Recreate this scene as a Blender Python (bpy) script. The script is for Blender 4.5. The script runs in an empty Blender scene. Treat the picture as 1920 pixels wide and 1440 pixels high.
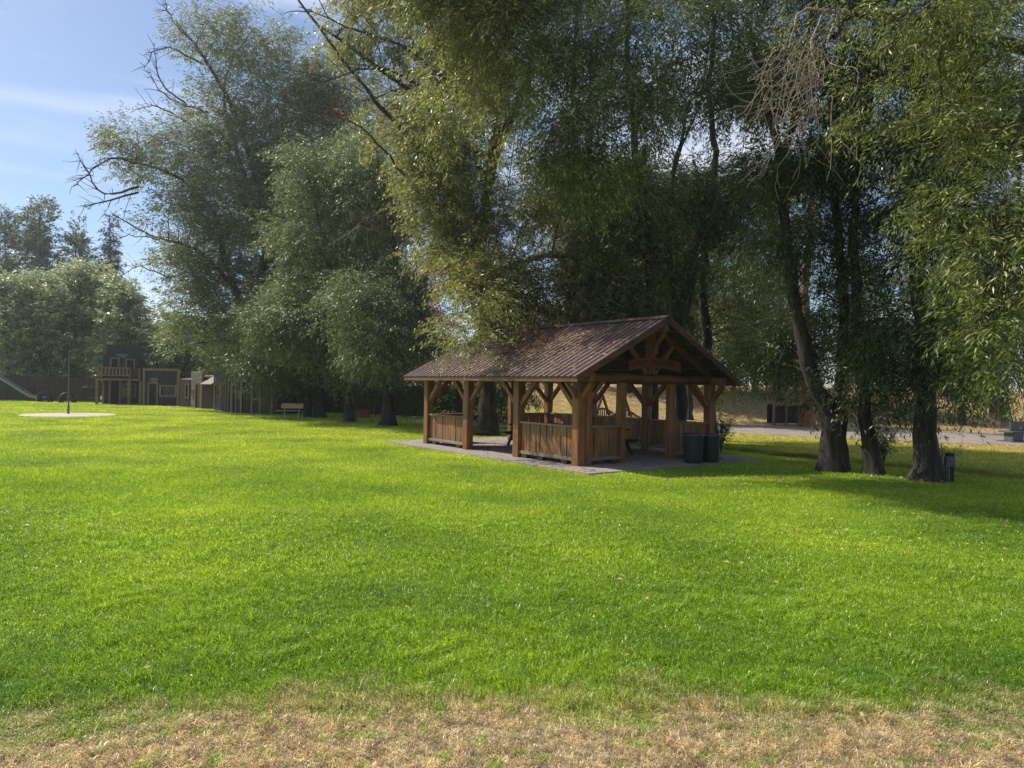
import bpy, math, random
import numpy as np
from mathutils import Vector, Matrix
R = math.radians
rng = np.random.default_rng(7)
random.seed(7)
sc = bpy.context.scene
col = sc.collection

# ---------------------------------------------------------------- camera
CAM_H = 2.05
PITCH, ROLL, FPX = 0.0032, 0.0191, 1321.3
_f = Vector((0, math.cos(PITCH), math.sin(PITCH)))
_r = Vector((1, 0, 0)); _u = _r.cross(_f)
_r2 = _r * math.cos(ROLL) + _u * math.sin(ROLL)
_u2 = -_r * math.sin(ROLL) + _u * math.cos(ROLL)
cd = bpy.data.cameras.new('camera'); cam = bpy.data.objects.new('camera', cd); col.objects.link(cam)
cam.matrix_world = Matrix(((_r2.x, _u2.x, -_f.x, 0), (_r2.y, _u2.y, -_f.y, 0), (_r2.z, _u2.z, -_f.z, CAM_H), (0, 0, 0, 1)))
cd.sensor_width = 36; cd.lens = FPX / 1920 * 36; cd.clip_start = .05; cd.clip_end = 5000
sc.camera = cam

# ---------------------------------------------------------------- sun, sky, exposure
SUN_EL = R(46); SDX, SDY = -.89, .455          # horizontal direction towards the sun
sd = bpy.data.lights.new('sun', 'SUN'); sun = bpy.data.objects.new('sun', sd); col.objects.link(sun)
sd.energy = 5.0; sd.angle = R(.5); sd.color = (1, .93, .80)
to_sun = Vector((SDX * math.cos(SUN_EL), SDY * math.cos(SUN_EL), math.sin(SUN_EL)))
sun.rotation_euler = to_sun.to_track_quat('Z', 'Y').to_euler()
world = bpy.data.worlds.new('World'); sc.world = world; world.use_nodes = True
nt = world.node_tree; N = nt.nodes; Lk = nt.links
bg = N['Background']; bg.inputs[1].default_value = .105
sky = N.new('ShaderNodeTexSky'); sky.sky_type = 'NISHITA'; sky.sun_disc = False
sky.sun_elevation = SUN_EL; sky.sun_rotation = math.atan2(SDX, SDY)
sky.air_density = 1.0; sky.dust_density = 1.0; sky.ozone_density = 3.0; sky.altitude = 900
tc = N.new('ShaderNodeTexCoord'); mp = N.new('ShaderNodeMapping'); mp.inputs['Scale'].default_value = (1.6, 1.6, 8.5)
mp.inputs['Rotation'].default_value = (R(8), R(-10), R(12))
nz = N.new('ShaderNodeTexNoise'); nz.inputs['Scale'].default_value = 1.15; nz.inputs['Detail'].default_value = 9
nz.inputs['Roughness'].default_value = .52; nz.inputs['Distortion'].default_value = .6
rp = N.new('ShaderNodeValToRGB'); rp.color_ramp.elements[0].position = .44; rp.color_ramp.elements[1].position = .70
mx = N.new('ShaderNodeMix'); mx.data_type = 'RGBA'
mx.inputs[7].default_value = (7.4, 7.8, 8.8, 1)
Lk.new(tc.outputs['Generated'], mp.inputs[0]); Lk.new(mp.outputs[0], nz.inputs['Vector']); Lk.new(nz.outputs[0], rp.inputs[0])
mul = N.new('ShaderNodeMath'); mul.operation = 'MULTIPLY'; mul.inputs[1].default_value = .85
Lk.new(rp.outputs[0], mul.inputs[0]); Lk.new(mul.outputs[0], mx.inputs[0])
Lk.new(sky.outputs[0], mx.inputs[6]); Lk.new(mx.outputs[2], bg.inputs[0])
sc.view_settings.view_transform = 'Standard'; sc.view_settings.look = 'None'
sc.view_settings.exposure = 0.35; sc.view_settings.gamma = 1
sc.cycles.max_bounces = 8; sc.cycles.transmission_bounces = 4; sc.cycles.transparent_max_bounces = 8
sc.cycles.use_denoising = True; sc.cycles.denoising_prefilter = 'NONE'

# ---------------------------------------------------------------- pixel helpers: ground point / point at a depth
def ray(px, py):
    return _f + _r2 * ((px - 960) / FPX) + _u2 * ((720 - py) / FPX)
def G(px, py, z=0):
    d = ray(px, py); t = (z - CAM_H) / d.z
    return Vector((d.x * t, d.y * t, z))
def P(px, py, depth):
    d = ray(px, py); t = depth / d.y
    return Vector((d.x * t, d.y * t, CAM_H + d.z * t))

# ---------------------------------------------------------------- materials
def new_mat(name):
    m = bpy.data.materials.new(name); m.use_nodes = True
    return m, m.node_tree.nodes, m.node_tree.links, m.node_tree.nodes['Principled BSDF']
def noise(n, l, scale, vec=None, detail=5, rough=.55, stretch=None, coord='Object', dist=0):
    t = n.new('ShaderNodeTexNoise'); t.inputs['Scale'].default_value = scale
    t.inputs['Detail'].default_value = detail; t.inputs['Roughness'].default_value = rough
    t.inputs['Distortion'].default_value = dist
    if vec is None:
        c = n.new('ShaderNodeTexCoord'); vec = c.outputs[coord]
    if stretch:
        m = n.new('ShaderNodeMapping'); m.inputs['Scale'].default_value = stretch
        l.new(vec, m.inputs[0]); vec = m.outputs[0]
    l.new(vec, t.inputs['Vector'])
    return t.outputs[0]
def ramp(n, l, fac, stops):
    r = n.new('ShaderNodeValToRGB'); e = r.color_ramp.elements
    while len(e) < len(stops): e.new(.5)
    for k, (p, c) in enumerate(stops):
        e[k].position = p; e[k].color = (*c, 1) if len(c) == 3 else c
    l.new(fac, r.inputs[0]); return r.outputs[0]
def mixc(n, l, fac, a, b, mode='MIX'):
    m = n.new('ShaderNodeMix'); m.data_type = 'RGBA'; m.blend_type = mode
    for s, v in ((0, fac), (6, a), (7, b)):
        if isinstance(v, (int, float)): m.inputs[s].default_value = v
        elif isinstance(v, tuple): m.inputs[s].default_value = (*v, 1)
        else: l.new(v, m.inputs[s])
    return m.outputs[2]
def bump(n, l, h, b, strength=.4, dist=.02):
    k = n.new('ShaderNodeBump'); k.inputs['Strength'].default_value = strength; k.inputs['Distance'].default_value = dist
    l.new(h, k.inputs['Height']); l.new(k.outputs[0], b.inputs['Normal'])
def wood(name, dark, light, axis='z', rough=.7, weather=None, scale=9, bumps=.5):
    m, n, l, b = new_mat(name)
    st = {'z': (1, 1, .08), 'x': (.08, 1, 1), 'y': (1, .08, 1)}[axis]
    g = noise(n, l, scale, stretch=st, detail=8, rough=.65)
    f2 = noise(n, l, scale * 5, stretch=st, detail=4)
    mixf = n.new('ShaderNodeMath'); mixf.operation = 'ADD'; mixf.use_clamp = True
    mm = n.new('ShaderNodeMath'); mm.operation = 'MULTIPLY_ADD'; mm.inputs[1].default_value = .5; mm.inputs[2].default_value = -.25
    l.new(f2, mm.inputs[0]); l.new(g, mixf.inputs[0]); l.new(mm.outputs[0], mixf.inputs[1])
    c = ramp(n, l, mixf.outputs[0], [(.3, dark), (.68, light)])
    geo = n.new('ShaderNodeNewGeometry')
    c = mixc(n, l, ramp(n, l, geo.outputs['Random Per Island'], [(0, (.0,) * 3), (1, (.55,) * 3)]), c, mixc(n, l, 1.0, c, (.55, .5, .45), 'MULTIPLY'))
    if weather:
        w = ramp(n, l, noise(n, l, 1.7, detail=6), [(.45, (0, 0, 0)), (.7, (.8,) * 3)])
        c = mixc(n, l, w, c, weather)
    l.new(c, b.inputs['Base Color']); b.inputs['Roughness'].default_value = rough
    bump(n, l, mixf.outputs[0], b, bumps, .01)
    return m
def plain(name, c1, c2=None, rough=.6, metal=0, scale=6, coord='Object', bumps=.2):
    m, n, l, b = new_mat(name); c2 = c2 or tuple(v * .7 for v in c1)
    f = noise(n, l, scale, coord=coord, detail=7, rough=.6)
    l.new(ramp(n, l, f, [(.35, c2), (.65, c1)]), b.inputs['Base Color'])
    b.inputs['Roughness'].default_value = rough; b.inputs['Metallic'].default_value = metal
    bump(n, l, f, b, bumps, .01)
    return m
def leaf_mat(name, cols, trans=(.18, .26, .03), tw=.35, rough=.38, big=.25, odd=None, oddlim=.05):
    m, n, l, b = new_mat(name)
    geo = n.new('ShaderNodeNewGeometry')
    a = ramp(n, l, geo.outputs['Random Per Island'], [(k / max(1, len(cols) - 1), c) for k, c in enumerate(cols)])
    f = noise(n, l, big, coord='Object', detail=3)
    a = mixc(n, l, ramp(n, l, f, [(.35, (.0,) * 3), (.65, (.5,) * 3)]), a, mixc(n, l, 1.0, a, (1.35, 1.2, .7), 'MULTIPLY'))
    if odd:
        fo = noise(n, l, .45, coord='Object', detail=2)
        a = mixc(n, l, ramp(n, l, fo, [(1 - oddlim - .34, (0, 0, 0)), (1 - oddlim - .27, (.9,) * 3)]), a, odd)
    l.new(a, b.inputs['Base Color']); b.inputs['Roughness'].default_value = rough
    b.inputs['Specular IOR Level'].default_value = .5
    t = n.new('ShaderNodeBsdfTranslucent')
    l.new(mixc(n, l, .55, a, trans), t.inputs[0])
    s = n.new('ShaderNodeMixShader'); s.inputs[0].default_value = tw
    l.new(b.outputs[0], s.inputs[1]); l.new(t.outputs[0], s.inputs[2])
    l.new(s.outputs[0], n['Material Output'].inputs[0])
    return m
def bark(name, c1, c2, scale=5):
    m, n, l, b = new_mat(name)
    f = noise(n, l, scale, stretch=(1, 1, .22), detail=9, rough=.7, dist=.5)
    l.new(ramp(n, l, f, [(.38, c2), (.62, c1)]), b.inputs['Base Color']); b.inputs['Roughness'].default_value = .9
    bump(n, l, f, b, 1, .06)
    return m

M = {}
M['timber'] = wood('timber', (.070, .024, .008), (.34, .145, .036), 'z', .55, (.17, .085, .038))
M['timber_x'] = wood('timber_x', (.055, .020, .009), (.20, .078, .026), 'x', .6, (.15, .10, .06))  # gable and truss wood: shade of that side put into a darker, redder tone
M['timber_y'] = wood('timber_y', (.080, .030, .012), (.27, .115, .040), 'y', .6, (.15, .10, .06))
M['board'] = wood('board', (.070, .028, .011), (.42, .20, .055), 'z', .65, (.13, .09, .055), scale=7)
M['rail'] = wood('rail', (.14, .10, .07), (.34, .27, .19), 'y', .8)
M['rail_x'] = wood('rail_x', (.14, .10, .07), (.30, .22, .14), 'x', .8)
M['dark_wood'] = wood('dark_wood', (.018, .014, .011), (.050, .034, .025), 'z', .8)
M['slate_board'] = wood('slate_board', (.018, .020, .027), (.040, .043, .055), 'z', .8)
M['brown_board'] = wood('brown_board', (.032, .021, .015), (.080, .050, .034), 'z', .8)
M['tan_trim'] = wood('tan_trim', (.17, .115, .060), (.31, .22, .12), 'z', .75)
M['grey_board'] = wood('grey_board', (.12, .105, .09), (.32, .28, .24), 'x', .85)
M['fence'] = wood('fence', (.045, .030, .023), (.11, .074, .055), 'z', .85)
M['soffit'] = plain('soffit', (.050, .075, .060), (.028, .045, .036), .7)
M['pane'] = plain('pane', (.015, .017, .020), (.008, .009, .012), .25)
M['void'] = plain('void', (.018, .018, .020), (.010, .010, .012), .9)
M['tin'] = plain('tin', (.20, .185, .17), (.12, .11, .10), .5, .3)
M['grey_tin'] = plain('grey_tin', (.30, .31, .33), (.20, .21, .23), .42, .4)
M['steel'] = plain('steel', (.30, .32, .34), (.2, .21, .23), .35, .7)
M['pole'] = plain('pole', (.12, .13, .14), (.08, .085, .09), .5, .4)
M['rubber'] = plain('rubber', (.018, .018, .020), (.010, .010, .011), .6)
M['bin'] = plain('bin', (.011, .024, .024), (.008, .016, .016), .5, scale=3)
M['bin_lid'] = plain('bin_lid', (.05, .06, .065), (.03, .036, .04), .4, scale=3)
M['grey_box'] = plain('grey_box', (.10, .11, .12), (.065, .07, .078), .5)
M['white'] = plain('white', (.72, .74, .72), (.6, .62, .6), .4)
M['orange_box'] = plain('orange_box', (.30, .09, .035), (.20, .06, .025), .7)
M['letters'] = plain('letters', (.020, .012, .008), (.012, .008, .006), .8)
M['pale_letters'] = plain('pale_letters', (.42, .45, .48), (.32, .34, .36), .7)
M['sign'] = wood('sign', (.11, .025, .010), (.19, .055, .022), 'x', .6)
M['bench_wood'] = wood('bench_wood', (.42, .30, .14), (.62, .46, .24), 'x', .6)
M['bench_seat'] = wood('bench_seat', (.26, .24, .20), (.42, .40, .36), 'x', .7)
M['twig'] = plain('twig', (.16, .12, .085), (.09, .068, .05), .8, scale=3)
M['pale_twig'] = plain('pale_twig', (.36, .29, .21), (.20, .155, .11), .7, scale=2)
M['bark'] = bark('bark', (.11, .085, .062), (.026, .020, .015))
M['bark_dark'] = bark('bark_dark', (.065, .052, .040), (.012, .010, .008))
M['bark_orange'] = bark('bark_orange', (.34, .17, .08), (.13, .065, .035), 4)

# corrugated brown roof tin with litter stains
def roof_mat():
    m, n, l, b = new_mat('brown_tin')
    c = ramp(n, l, noise(n, l, 1.2, detail=8), [(.35, (.125, .088, .082)), (.7, (.175, .125, .115))])
    c = mixc(n, l, ramp(n, l, noise(n, l, 9, detail=9, rough=.7), [(.55, (0, 0, 0)), (.72, (.75,) * 3)]), c, (.24, .17, .13))
    l.new(c, b.inputs['Base Color']); b.inputs['Roughness'].default_value = .42; b.inputs['Metallic'].default_value = .25
    return m
M['brown_tin'] = roof_mat()

def concrete_mat(name, c1, c2, blot):
    m, n, l, b = new_mat(name)
    c = ramp(n, l, noise(n, l, .9, detail=10, rough=.65), [(.3, c2), (.7, c1)])
    f = noise(n, l, 26, detail=8, rough=.75)
    c = mixc(n, l, ramp(n, l, f, [(.56, (0, 0, 0)), (.70, (.45,) * 3)]), c, blot)
    l.new(c, b.inputs['Base Color']); b.inputs['Roughness'].default_value = .85
    bump(n, l, f, b, .4, .01); return m
M['concrete'] = concrete_mat('concrete', (.33, .28, .26), (.21, .18, .165), (.17, .12, .085))
M['pad'] = concrete_mat('pad', (.52, .45, .38), (.42, .36, .30), (.38, .31, .24))
M['gravel'] = concrete_mat('gravel', (.31, .26, .22), (.19, .155, .135), (.17, .14, .10))

DA, DB = np.array((7.5, 25.5)), np.array((12.9, 17.8)); _dd = (DB - DA) / np.linalg.norm(DB - DA); _dn = np.array((-_dd[1], _dd[0]))
# ---- grass: colour depends on where it stands (green lawn, thin tan turf by the camera, yellower beyond the ditch with sunlight painted in, dry bank)
def lawn_colour(n, l, for_blades):
    geo = n.new('ShaderNodeNewGeometry'); pos = geo.outputs['Position']
    sep = n.new('ShaderNodeSeparateXYZ'); l.new(pos, sep.inputs[0])
    big = noise(n, l, .33, pos, detail=4)
    mid = noise(n, l, 1.6, pos, detail=6, rough=.6)
    green = ramp(n, l, big, [(.34, (.115, .210, .034)), (.50, (.195, .305, .038)), (.66, (.290, .385, .046))])
    green = mixc(n, l, ramp(n, l, mid, [(.35, (0, 0, 0)), (.7, (.55,) * 3)]), green, (.205, .30, .022))
    fine = noise(n, l, 22, pos, detail=5, rough=.7)
    green = mixc(n, l, .8, green, ramp(n, l, fine, [(.3, (.32, .38, .34)), (.65, (1.32, 1.32, 1.2))]), 'MULTIPLY')
    dry = ramp(n, l, noise(n, l, 9, pos, detail=7, rough=.65), [(.3, (.17, .135, .098)), (.5, (.40, .325, .235)), (.7, (.60, .52, .40))])
    def m2(op, a, b_):
        k = n.new('ShaderNodeMath'); k.operation = op
        for i, v in enumerate((a, b_)):
            if isinstance(v, (int, float)): k.inputs[i].default_value = v
            else: l.new(v, k.inputs[i])
        return k.outputs[0]
    # front strip: y below about 4.45 m, ragged
    wob = m2('MULTIPLY', m2('SUBTRACT', noise(n, l, 1.3, pos, detail=8, rough=.68), .5), 2.4)
    yy = m2('ADD', m2('ADD', sep.outputs['Y'], wob), m2('MULTIPLY', m2('MAXIMUM', m2('SUBTRACT', m2('MULTIPLY', sep.outputs['X'], -1.0), 1.5), 0.0), .42))
    front = ramp(n, l, m2('DIVIDE', yy, 10), [(.425, (1, 1, 1)), (.492, (0, 0, 0))])
    tuft = ramp(n, l, noise(n, l, 5.5, pos, detail=6, rough=.7), [(.54, (1, 1, 1)), (.63, (.22,) * 3)])
    front = mixc(n, l, 1.0, front, tuft, 'MULTIPLY')
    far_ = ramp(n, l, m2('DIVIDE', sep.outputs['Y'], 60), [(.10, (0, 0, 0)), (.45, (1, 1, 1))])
    green = mixc(n, l, far_, green, mixc(n, l, 1.0, green, (1.55, 1.28, 1.2), 'MULTIPLY'))  # distant lawn brightened: glow of grass seen at a low angle painted in
    c = mixc(n, l, front, green, dry)
    # beyond the ditch yellower grass with sunlight put into its tone; dry bank likewise
    w2 = m2('MULTIPLY', m2('SUBTRACT', noise(n, l, .5, pos, detail=6), .5), 9)
    s = m2('ADD', m2('ADD', m2('MULTIPLY', sep.outputs['X'], .85), m2('MULTIPLY', sep.outputs['Y'], .53)), w2)
    w3 = m2('MULTIPLY', m2('SUBTRACT', noise(n, l, 1.1, pos, detail=6), .5), 2.2)
    s3 = m2('ADD', m2('ADD', m2('MULTIPLY', sep.outputs['X'], .85), m2('MULTIPLY', sep.outputs['Y'], .53)), w3)
    yel = ramp(n, l, m2('DIVIDE', s3, 60), [(.335, (0, 0, 0)), (.36, (.55,) * 3), (.44, (.9,) * 3)])
    c = mixc(n, l, yel, c, ramp(n, l, noise(n, l, 2.6, pos, detail=7, rough=.65), [(.35, (.26, .27, .055)), (.62, (.48, .42, .12))]))
    dq = m2('ADD', m2('MULTIPLY', m2('SUBTRACT', sep.outputs['X'], float(DA[0])), float(_dn[0])), m2('MULTIPLY', m2('SUBTRACT', sep.outputs['Y'], float(DA[1])), float(_dn[1])))
    dq = m2('ABSOLUTE', m2('ADD', dq, m2('MULTIPLY', m2('SUBTRACT', noise(n, l, 1.3, pos, detail=5), .5), 1.1)), 0)
    soil = ramp(n, l, m2('DIVIDE', dq, 2), [(.20, (.85,) * 3), (.33, (0, 0, 0))])
    c = mixc(n, l, soil, c, (.15, .085, .045))
    bank = ramp(n, l, m2('DIVIDE', m2('ADD', s, m2('MULTIPLY', sep.outputs['Y'], .12)), 60), [(.52, (0, 0, 0)), (.62, (1, 1, 1))])
    c = mixc(n, l, bank, c, ramp(n, l, noise(n, l, 2.2, pos, detail=9, rough=.7), [(.3, (.19, .14, .075)), (.55, (.45, .34, .19)), (.75, (.58, .46, .27))]))
    return c, geo, fine
def ground_mat():
    m, n, l, b = new_mat('lawn_soil')
    c, geo, fine = lawn_colour(n, l, False)
    c = mixc(n, l, .85, c, (.80, .78, .70), 'MULTIPLY')
    l.new(c, b.inputs['Base Color']); b.inputs['Roughness'].default_value = .95
    b.inputs['Specular IOR Level'].default_value = .15
    bump(n, l, fine, b, .8, .06); return m
def blade_mat():
    m, n, l, b = new_mat('grass_blade')
    c, geo, fine = lawn_colour(n, l, True)
    c = mixc(n, l, 1.0, c, ramp(n, l, geo.outputs['Random Per Island'], [(0, (.75, .82, .7)), (.5, (1.35, 1.35, 1.2)), (.9, (1.9, 1.8, 1.5)), (1, (2.5, 2.3, 2.6))]), 'MULTIPLY')
    l.new(c, b.inputs['Base Color']); b.inputs['Roughness'].default_value = .36
    b.inputs['Specular IOR Level'].default_value = .6
    t = n.new('ShaderNodeBsdfTranslucent'); l.new(mixc(n, l, 1.0, c, (1.5, 1.45, .9), 'MULTIPLY'), t.inputs[0])
    s = n.new('ShaderNodeMixShader'); s.inputs[0].default_value = .42
    l.new(b.outputs[0], s.inputs[1]); l.new(t.outputs[0], s.inputs[2]); l.new(s.outputs[0], n['Material Output'].inputs[0])
    return m
M['ground'] = ground_mat(); M['blade'] = blade_mat()

# ---------------------------------------------------------------- mesh helpers
def link(name, me, mat, parent=None):
    o = bpy.data.objects.new(name, me); col.objects.link(o)
    if mat is not None: me.materials.append(mat if not isinstance(mat, str) else M[mat])
    if parent is not None: o.parent = parent
    return o
def np_mesh(name, V, F, smooth=False):
    V = np.ascontiguousarray(V, dtype=np.float32); F = np.ascontiguousarray(F, dtype=np.int32)
    me = bpy.data.meshes.new(name); k = F.shape[1]
    me.vertices.add(len(V)); me.vertices.foreach_set('co', V.ravel())
    me.loops.add(F.size); me.loops.foreach_set('vertex_index', F.ravel())
    me.polygons.add(len(F)); me.polygons.foreach_set('loop_start', np.arange(0, F.size, k, dtype=np.int32))
    if smooth: me.polygons.foreach_set('use_smooth', np.ones(len(F), dtype=bool))
    me.update(calc_edges=True)
    return me
class MB:
    def __init__(s): s.v = []; s.f = []; s.smooth = False
    def add(s, vs, fs):
        b = len(s.v); s.v += [tuple(v) for v in vs]; s.f += [tuple(i + b for i in f) for f in fs]; return s
    def box(s, x0, x1, y0, y1, z0, z1):
        return s.add([(x0, y0, z0), (x1, y0, z0), (x1, y1, z0), (x0, y1, z0), (x0, y0, z1), (x1, y0, z1), (x1, y1, z1), (x0, y1, z1)],
                     [(0, 3, 2, 1), (4, 5, 6, 7), (0, 1, 5, 4), (1, 2, 6, 5), (2, 3, 7, 6), (3, 0, 4, 7)])
    def bar(s, a, b, w, h, up=(0, 0, 1), jit=0):
        a = Vector(a); b = Vector(b); d = (b - a).normalized(); up = Vector(up)
        if abs(d.dot(up)) > .98: up = Vector((0, 1, 0))
        x = d.cross(up).normalized(); y = x.cross(d)
        vs = []
        for p in (a, b):
            for sx, sy in ((-1, -1), (1, -1), (1, 1), (-1, 1)):
                vs.append(p + x * sx * (w / 2 + random.uniform(-jit, jit)) + y * sy * (h / 2 + random.uniform(-jit, jit)))
        return s.add(vs, [(0, 1, 2, 3), (7, 6, 5, 4), (0, 4, 5, 1), (1, 5, 6, 2), (2, 6, 7, 3), (3, 7, 4, 0)])
    def tube(s, pts, rad, seg=8, caps=True):
        pts = [Vector(p) for p in pts]; n = len(pts); base = len(s.v)
        if not hasattr(rad, '__len__'): rad = [rad] * n
        ref = Vector((0, 0, 1)) if abs((pts[-1] - pts[0]).normalized().z) < .9 else Vector((1, 0, 0))
        for i, p in enumerate(pts):
            d = (pts[min(i + 1, n - 1)] - pts[max(i - 1, 0)]).normalized()
            x = d.cross(ref).normalized(); y = x.cross(d)
            for k in range(seg):
                a = 2 * math.pi * k / seg
                s.v.append(tuple(p + (x * math.cos(a) + y * math.sin(a)) * rad[i]))
        for i in range(n - 1):
            for k in range(seg):
                k2 = (k + 1) % seg
                s.f.append((base + i * seg + k, base + i * seg + k2, base + (i + 1) * seg + k2, base + (i + 1) * seg + k))
        if caps:
            s.f.append(tuple(base + k for k in reversed(range(seg)))); s.f.append(tuple(base + (n - 1) * seg + k for k in range(seg)))
        return s
    def lathe(s, prof, c=(0, 0, 0), seg=24):
        base = len(s.v)
        for r, z in prof:
            for k in range(seg):
                a = 2 * math.pi * k / seg; s.v.append((c[0] + r * math.cos(a), c[1] + r * math.sin(a), c[2] + z))
        for i in range(len(prof) - 1):
            for k in range(seg):
                k2 = (k + 1) % seg; s.f.append((base + i * seg + k, base + i * seg + k2, base + (i + 1) * seg + k2, base + (i + 1) * seg + k))
        return s
    def build(s, name, mat, parent=None, smooth=False, bevel=0):
        me = bpy.data.meshes.new(name); me.from_pydata(s.v, [], s.f); me.update()
        if smooth or s.smooth: me.polygons.foreach_set('use_smooth', [True] * len(me.polygons))
        o = link(name, me, mat, parent)
        if bevel:
            b = o.modifiers.new('bevel', 'BEVEL'); b.width = bevel; b.segments = 2; b.limit_method = 'ANGLE'
        return o
def empty(name, loc=(0, 0, 0), rz=0):
    o = bpy.data.objects.new(name, None); o.empty_display_size = .3; col.objects.link(o)
    o.location = loc; o.rotation_euler = (0, 0, rz); return o
def tag(o, label, cat, group=None):
    o['label'] = label; o['category'] = cat
    if group: o['group'] = group
    return o
def kind(o, k): o['kind'] = k; return o
def text_mesh(name, body, size, depth, mat, parent, loc, rot=(R(90), 0, 0), sx=1):
    c = bpy.data.curves.new(name + '_c', 'FONT'); c.body = body; c.size = size; c.extrude = depth
    c.align_x = 'CENTER'; c.align_y = 'CENTER'
    t = bpy.data.objects.new(name + '_t', c); col.objects.link(t)
    bpy.context.view_layer.update()
    me = bpy.data.meshes.new_from_object(t.evaluated_get(bpy.context.evaluated_depsgraph_get()))
    bpy.data.objects.remove(t); me.materials.clear()
    o = link(name, me, mat, parent); o.location = loc; o.rotation_euler = rot; o.scale = (sx, 1, 1)
    return o

# ---------------------------------------------------------------- pavilion frame (shared numbers)
PO = Vector((1.7146, 18.0209, 0)); YAW = .6492
PL, PW, EO, OG, EZ, RZ = 7.844, 5.632, .514, .495, 2.348, 4.044
gdir = Vector((math.cos(YAW), math.sin(YAW), 0)); ddir = Vector((-math.sin(YAW), math.cos(YAW), 0))
def to_pav(x, y):
    dx, dy = x - PO.x, y - PO.y
    return dx * gdir.x + dy * gdir.y, dx * ddir.x + dy * ddir.y
S0, S1, T0, T1_ = -.78, PW + .7, -1.25, PL + 1.35      # slab in pavilion coordinates

# ---------------------------------------------------------------- ground with ditch and bank
def sstep(a, b, x):
    t = np.clip((x - a) / (b - a), 0, 1); return t * t * (3 - 2 * t)
def ditch_dist(x, y):
    t = (x - DA[0]) * _dd[0] + (y - DA[1]) * _dd[1]
    return (x - DA[0]) * _dn[0] + (y - DA[1]) * _dn[1] + .25 * np.sin(t * .5) + .09 * np.sin(t * 2.1 + 1)
def ground_h(x, y):
    x = np.asarray(x, float); y = np.asarray(y, float)
    q = ditch_dist(x, y)
    h = -.42 * np.exp(-(q / .55) ** 4) * sstep(2, 6, np.abs(y) + 0 * x)
    b = sstep(46, 60, y + .10 * (x - 6) * 0) * sstep(-14, -2, x)
    h = h + 2.35 * b + .004 * np.clip(y - 60, 0, 400) * sstep(-14, -2, x)
    h = h + b * (.12 * np.sin(x * .7 + y * .3) + .08 * np.sin(x * 1.9 - y))
    h = h + .015 * np.sin(x * 1.1) * np.sin(y * .9) * sstep(8, 14, y)*0
    return h
def grid(name, xs, ys, mat, zoff=0):
    X, Y = np.meshgrid(xs, ys); V = np.stack([X, Y, ground_h(X, Y) + zoff], -1).reshape(-1, 3)
    nx, ny = len(xs), len(ys); i = np.arange(nx - 1)[None, :] + nx * np.arange(ny - 1)[:, None]; i = i.ravel()
    return np_mesh(name, V, np.stack([i, i + 1, i + nx + 1, i + nx], -1), True)
xs = np.concatenate([[-600, -300, -150, -90], np.arange(-60, 0, 1.0), np.arange(0, 24, .16), np.arange(24, 60, 1.0), [90, 150, 300, 600]])
ys = np.concatenate([[-60, -20, -5], np.arange(0, 12, 1.), np.arange(12, 42, .2), np.arange(42, 75, .6), [80, 95, 120, 180, 300, 600]])
kind(link('ground', grid('ground', xs, ys, None), 'ground'), 'structure')

def in_slab(x, y, pad=0):
    dx, dy = x - PO.x, y - PO.y
    a = dx * gdir.x + dy * gdir.y; b = dx * ddir.x + dy * ddir.y
    return (a > S0 - pad) & (a < S1 + pad) & (b > T0 - pad) & (b < T1_ + pad)
b = MB(); b.box(S0, S1, T0, T1_, -.05, .035)
o = b.build('pavement', 'concrete'); o.location = PO; o.rotation_euler = (0, 0, YAW); kind(o, 'structure')
# gravel path: two edge polylines, laid on the ground
near = [(-8, 43), (2, 38.6), (9.5, 34.5), (14, 31.8), (19, 29.6), (24, 28.6), (34, 27.5)]
far = [(-8, 47.0), (2, 45.3), (10, 43.6), (16, 42), (22, 40.6), (30, 39.5), (42, 38)]
nn = 80; V = []
def along(pl, t):
    pl = np.array(pl, float); s = t * (len(pl) - 1); i = int(min(s, len(pl) - 2)); return pl[i] * (1 - s + i) + pl[i + 1] * (s - i)
for i in range(nn):
    a, c = along(near, i / (nn - 1)), along(far, i / (nn - 1))
    for j in range(9):
        p = a + (c - a) * j / 8; V.append((p[0], p[1], float(ground_h(p[0], p[1])) + .012))
F = [(i * 9 + j, (i + 1) * 9 + j, (i + 1) * 9 + j + 1, i * 9 + j + 1) for i in range(nn - 1) for j in range(8)]
kind(link('path', np_mesh('path', V, F, True), 'gravel'), 'structure')
def on_path(x, y):
    n0 = np.interp(x, [p[0] for p in near], [p[1] for p in near]); f0 = np.interp(x, [p[0] for p in far], [p[1] for p in far])
    return (x > -8) & (y > n0) & (y < f0)
# round concrete pad under the tether pole
PADC = G(129, 778.2)
b = MB(); b.lathe([(0, .03), (2.25, .03), (2.3, .01), (2.3, -.05)], PADC, 48)
kind(b.build('play_pad', 'pad'), 'structure')

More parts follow.
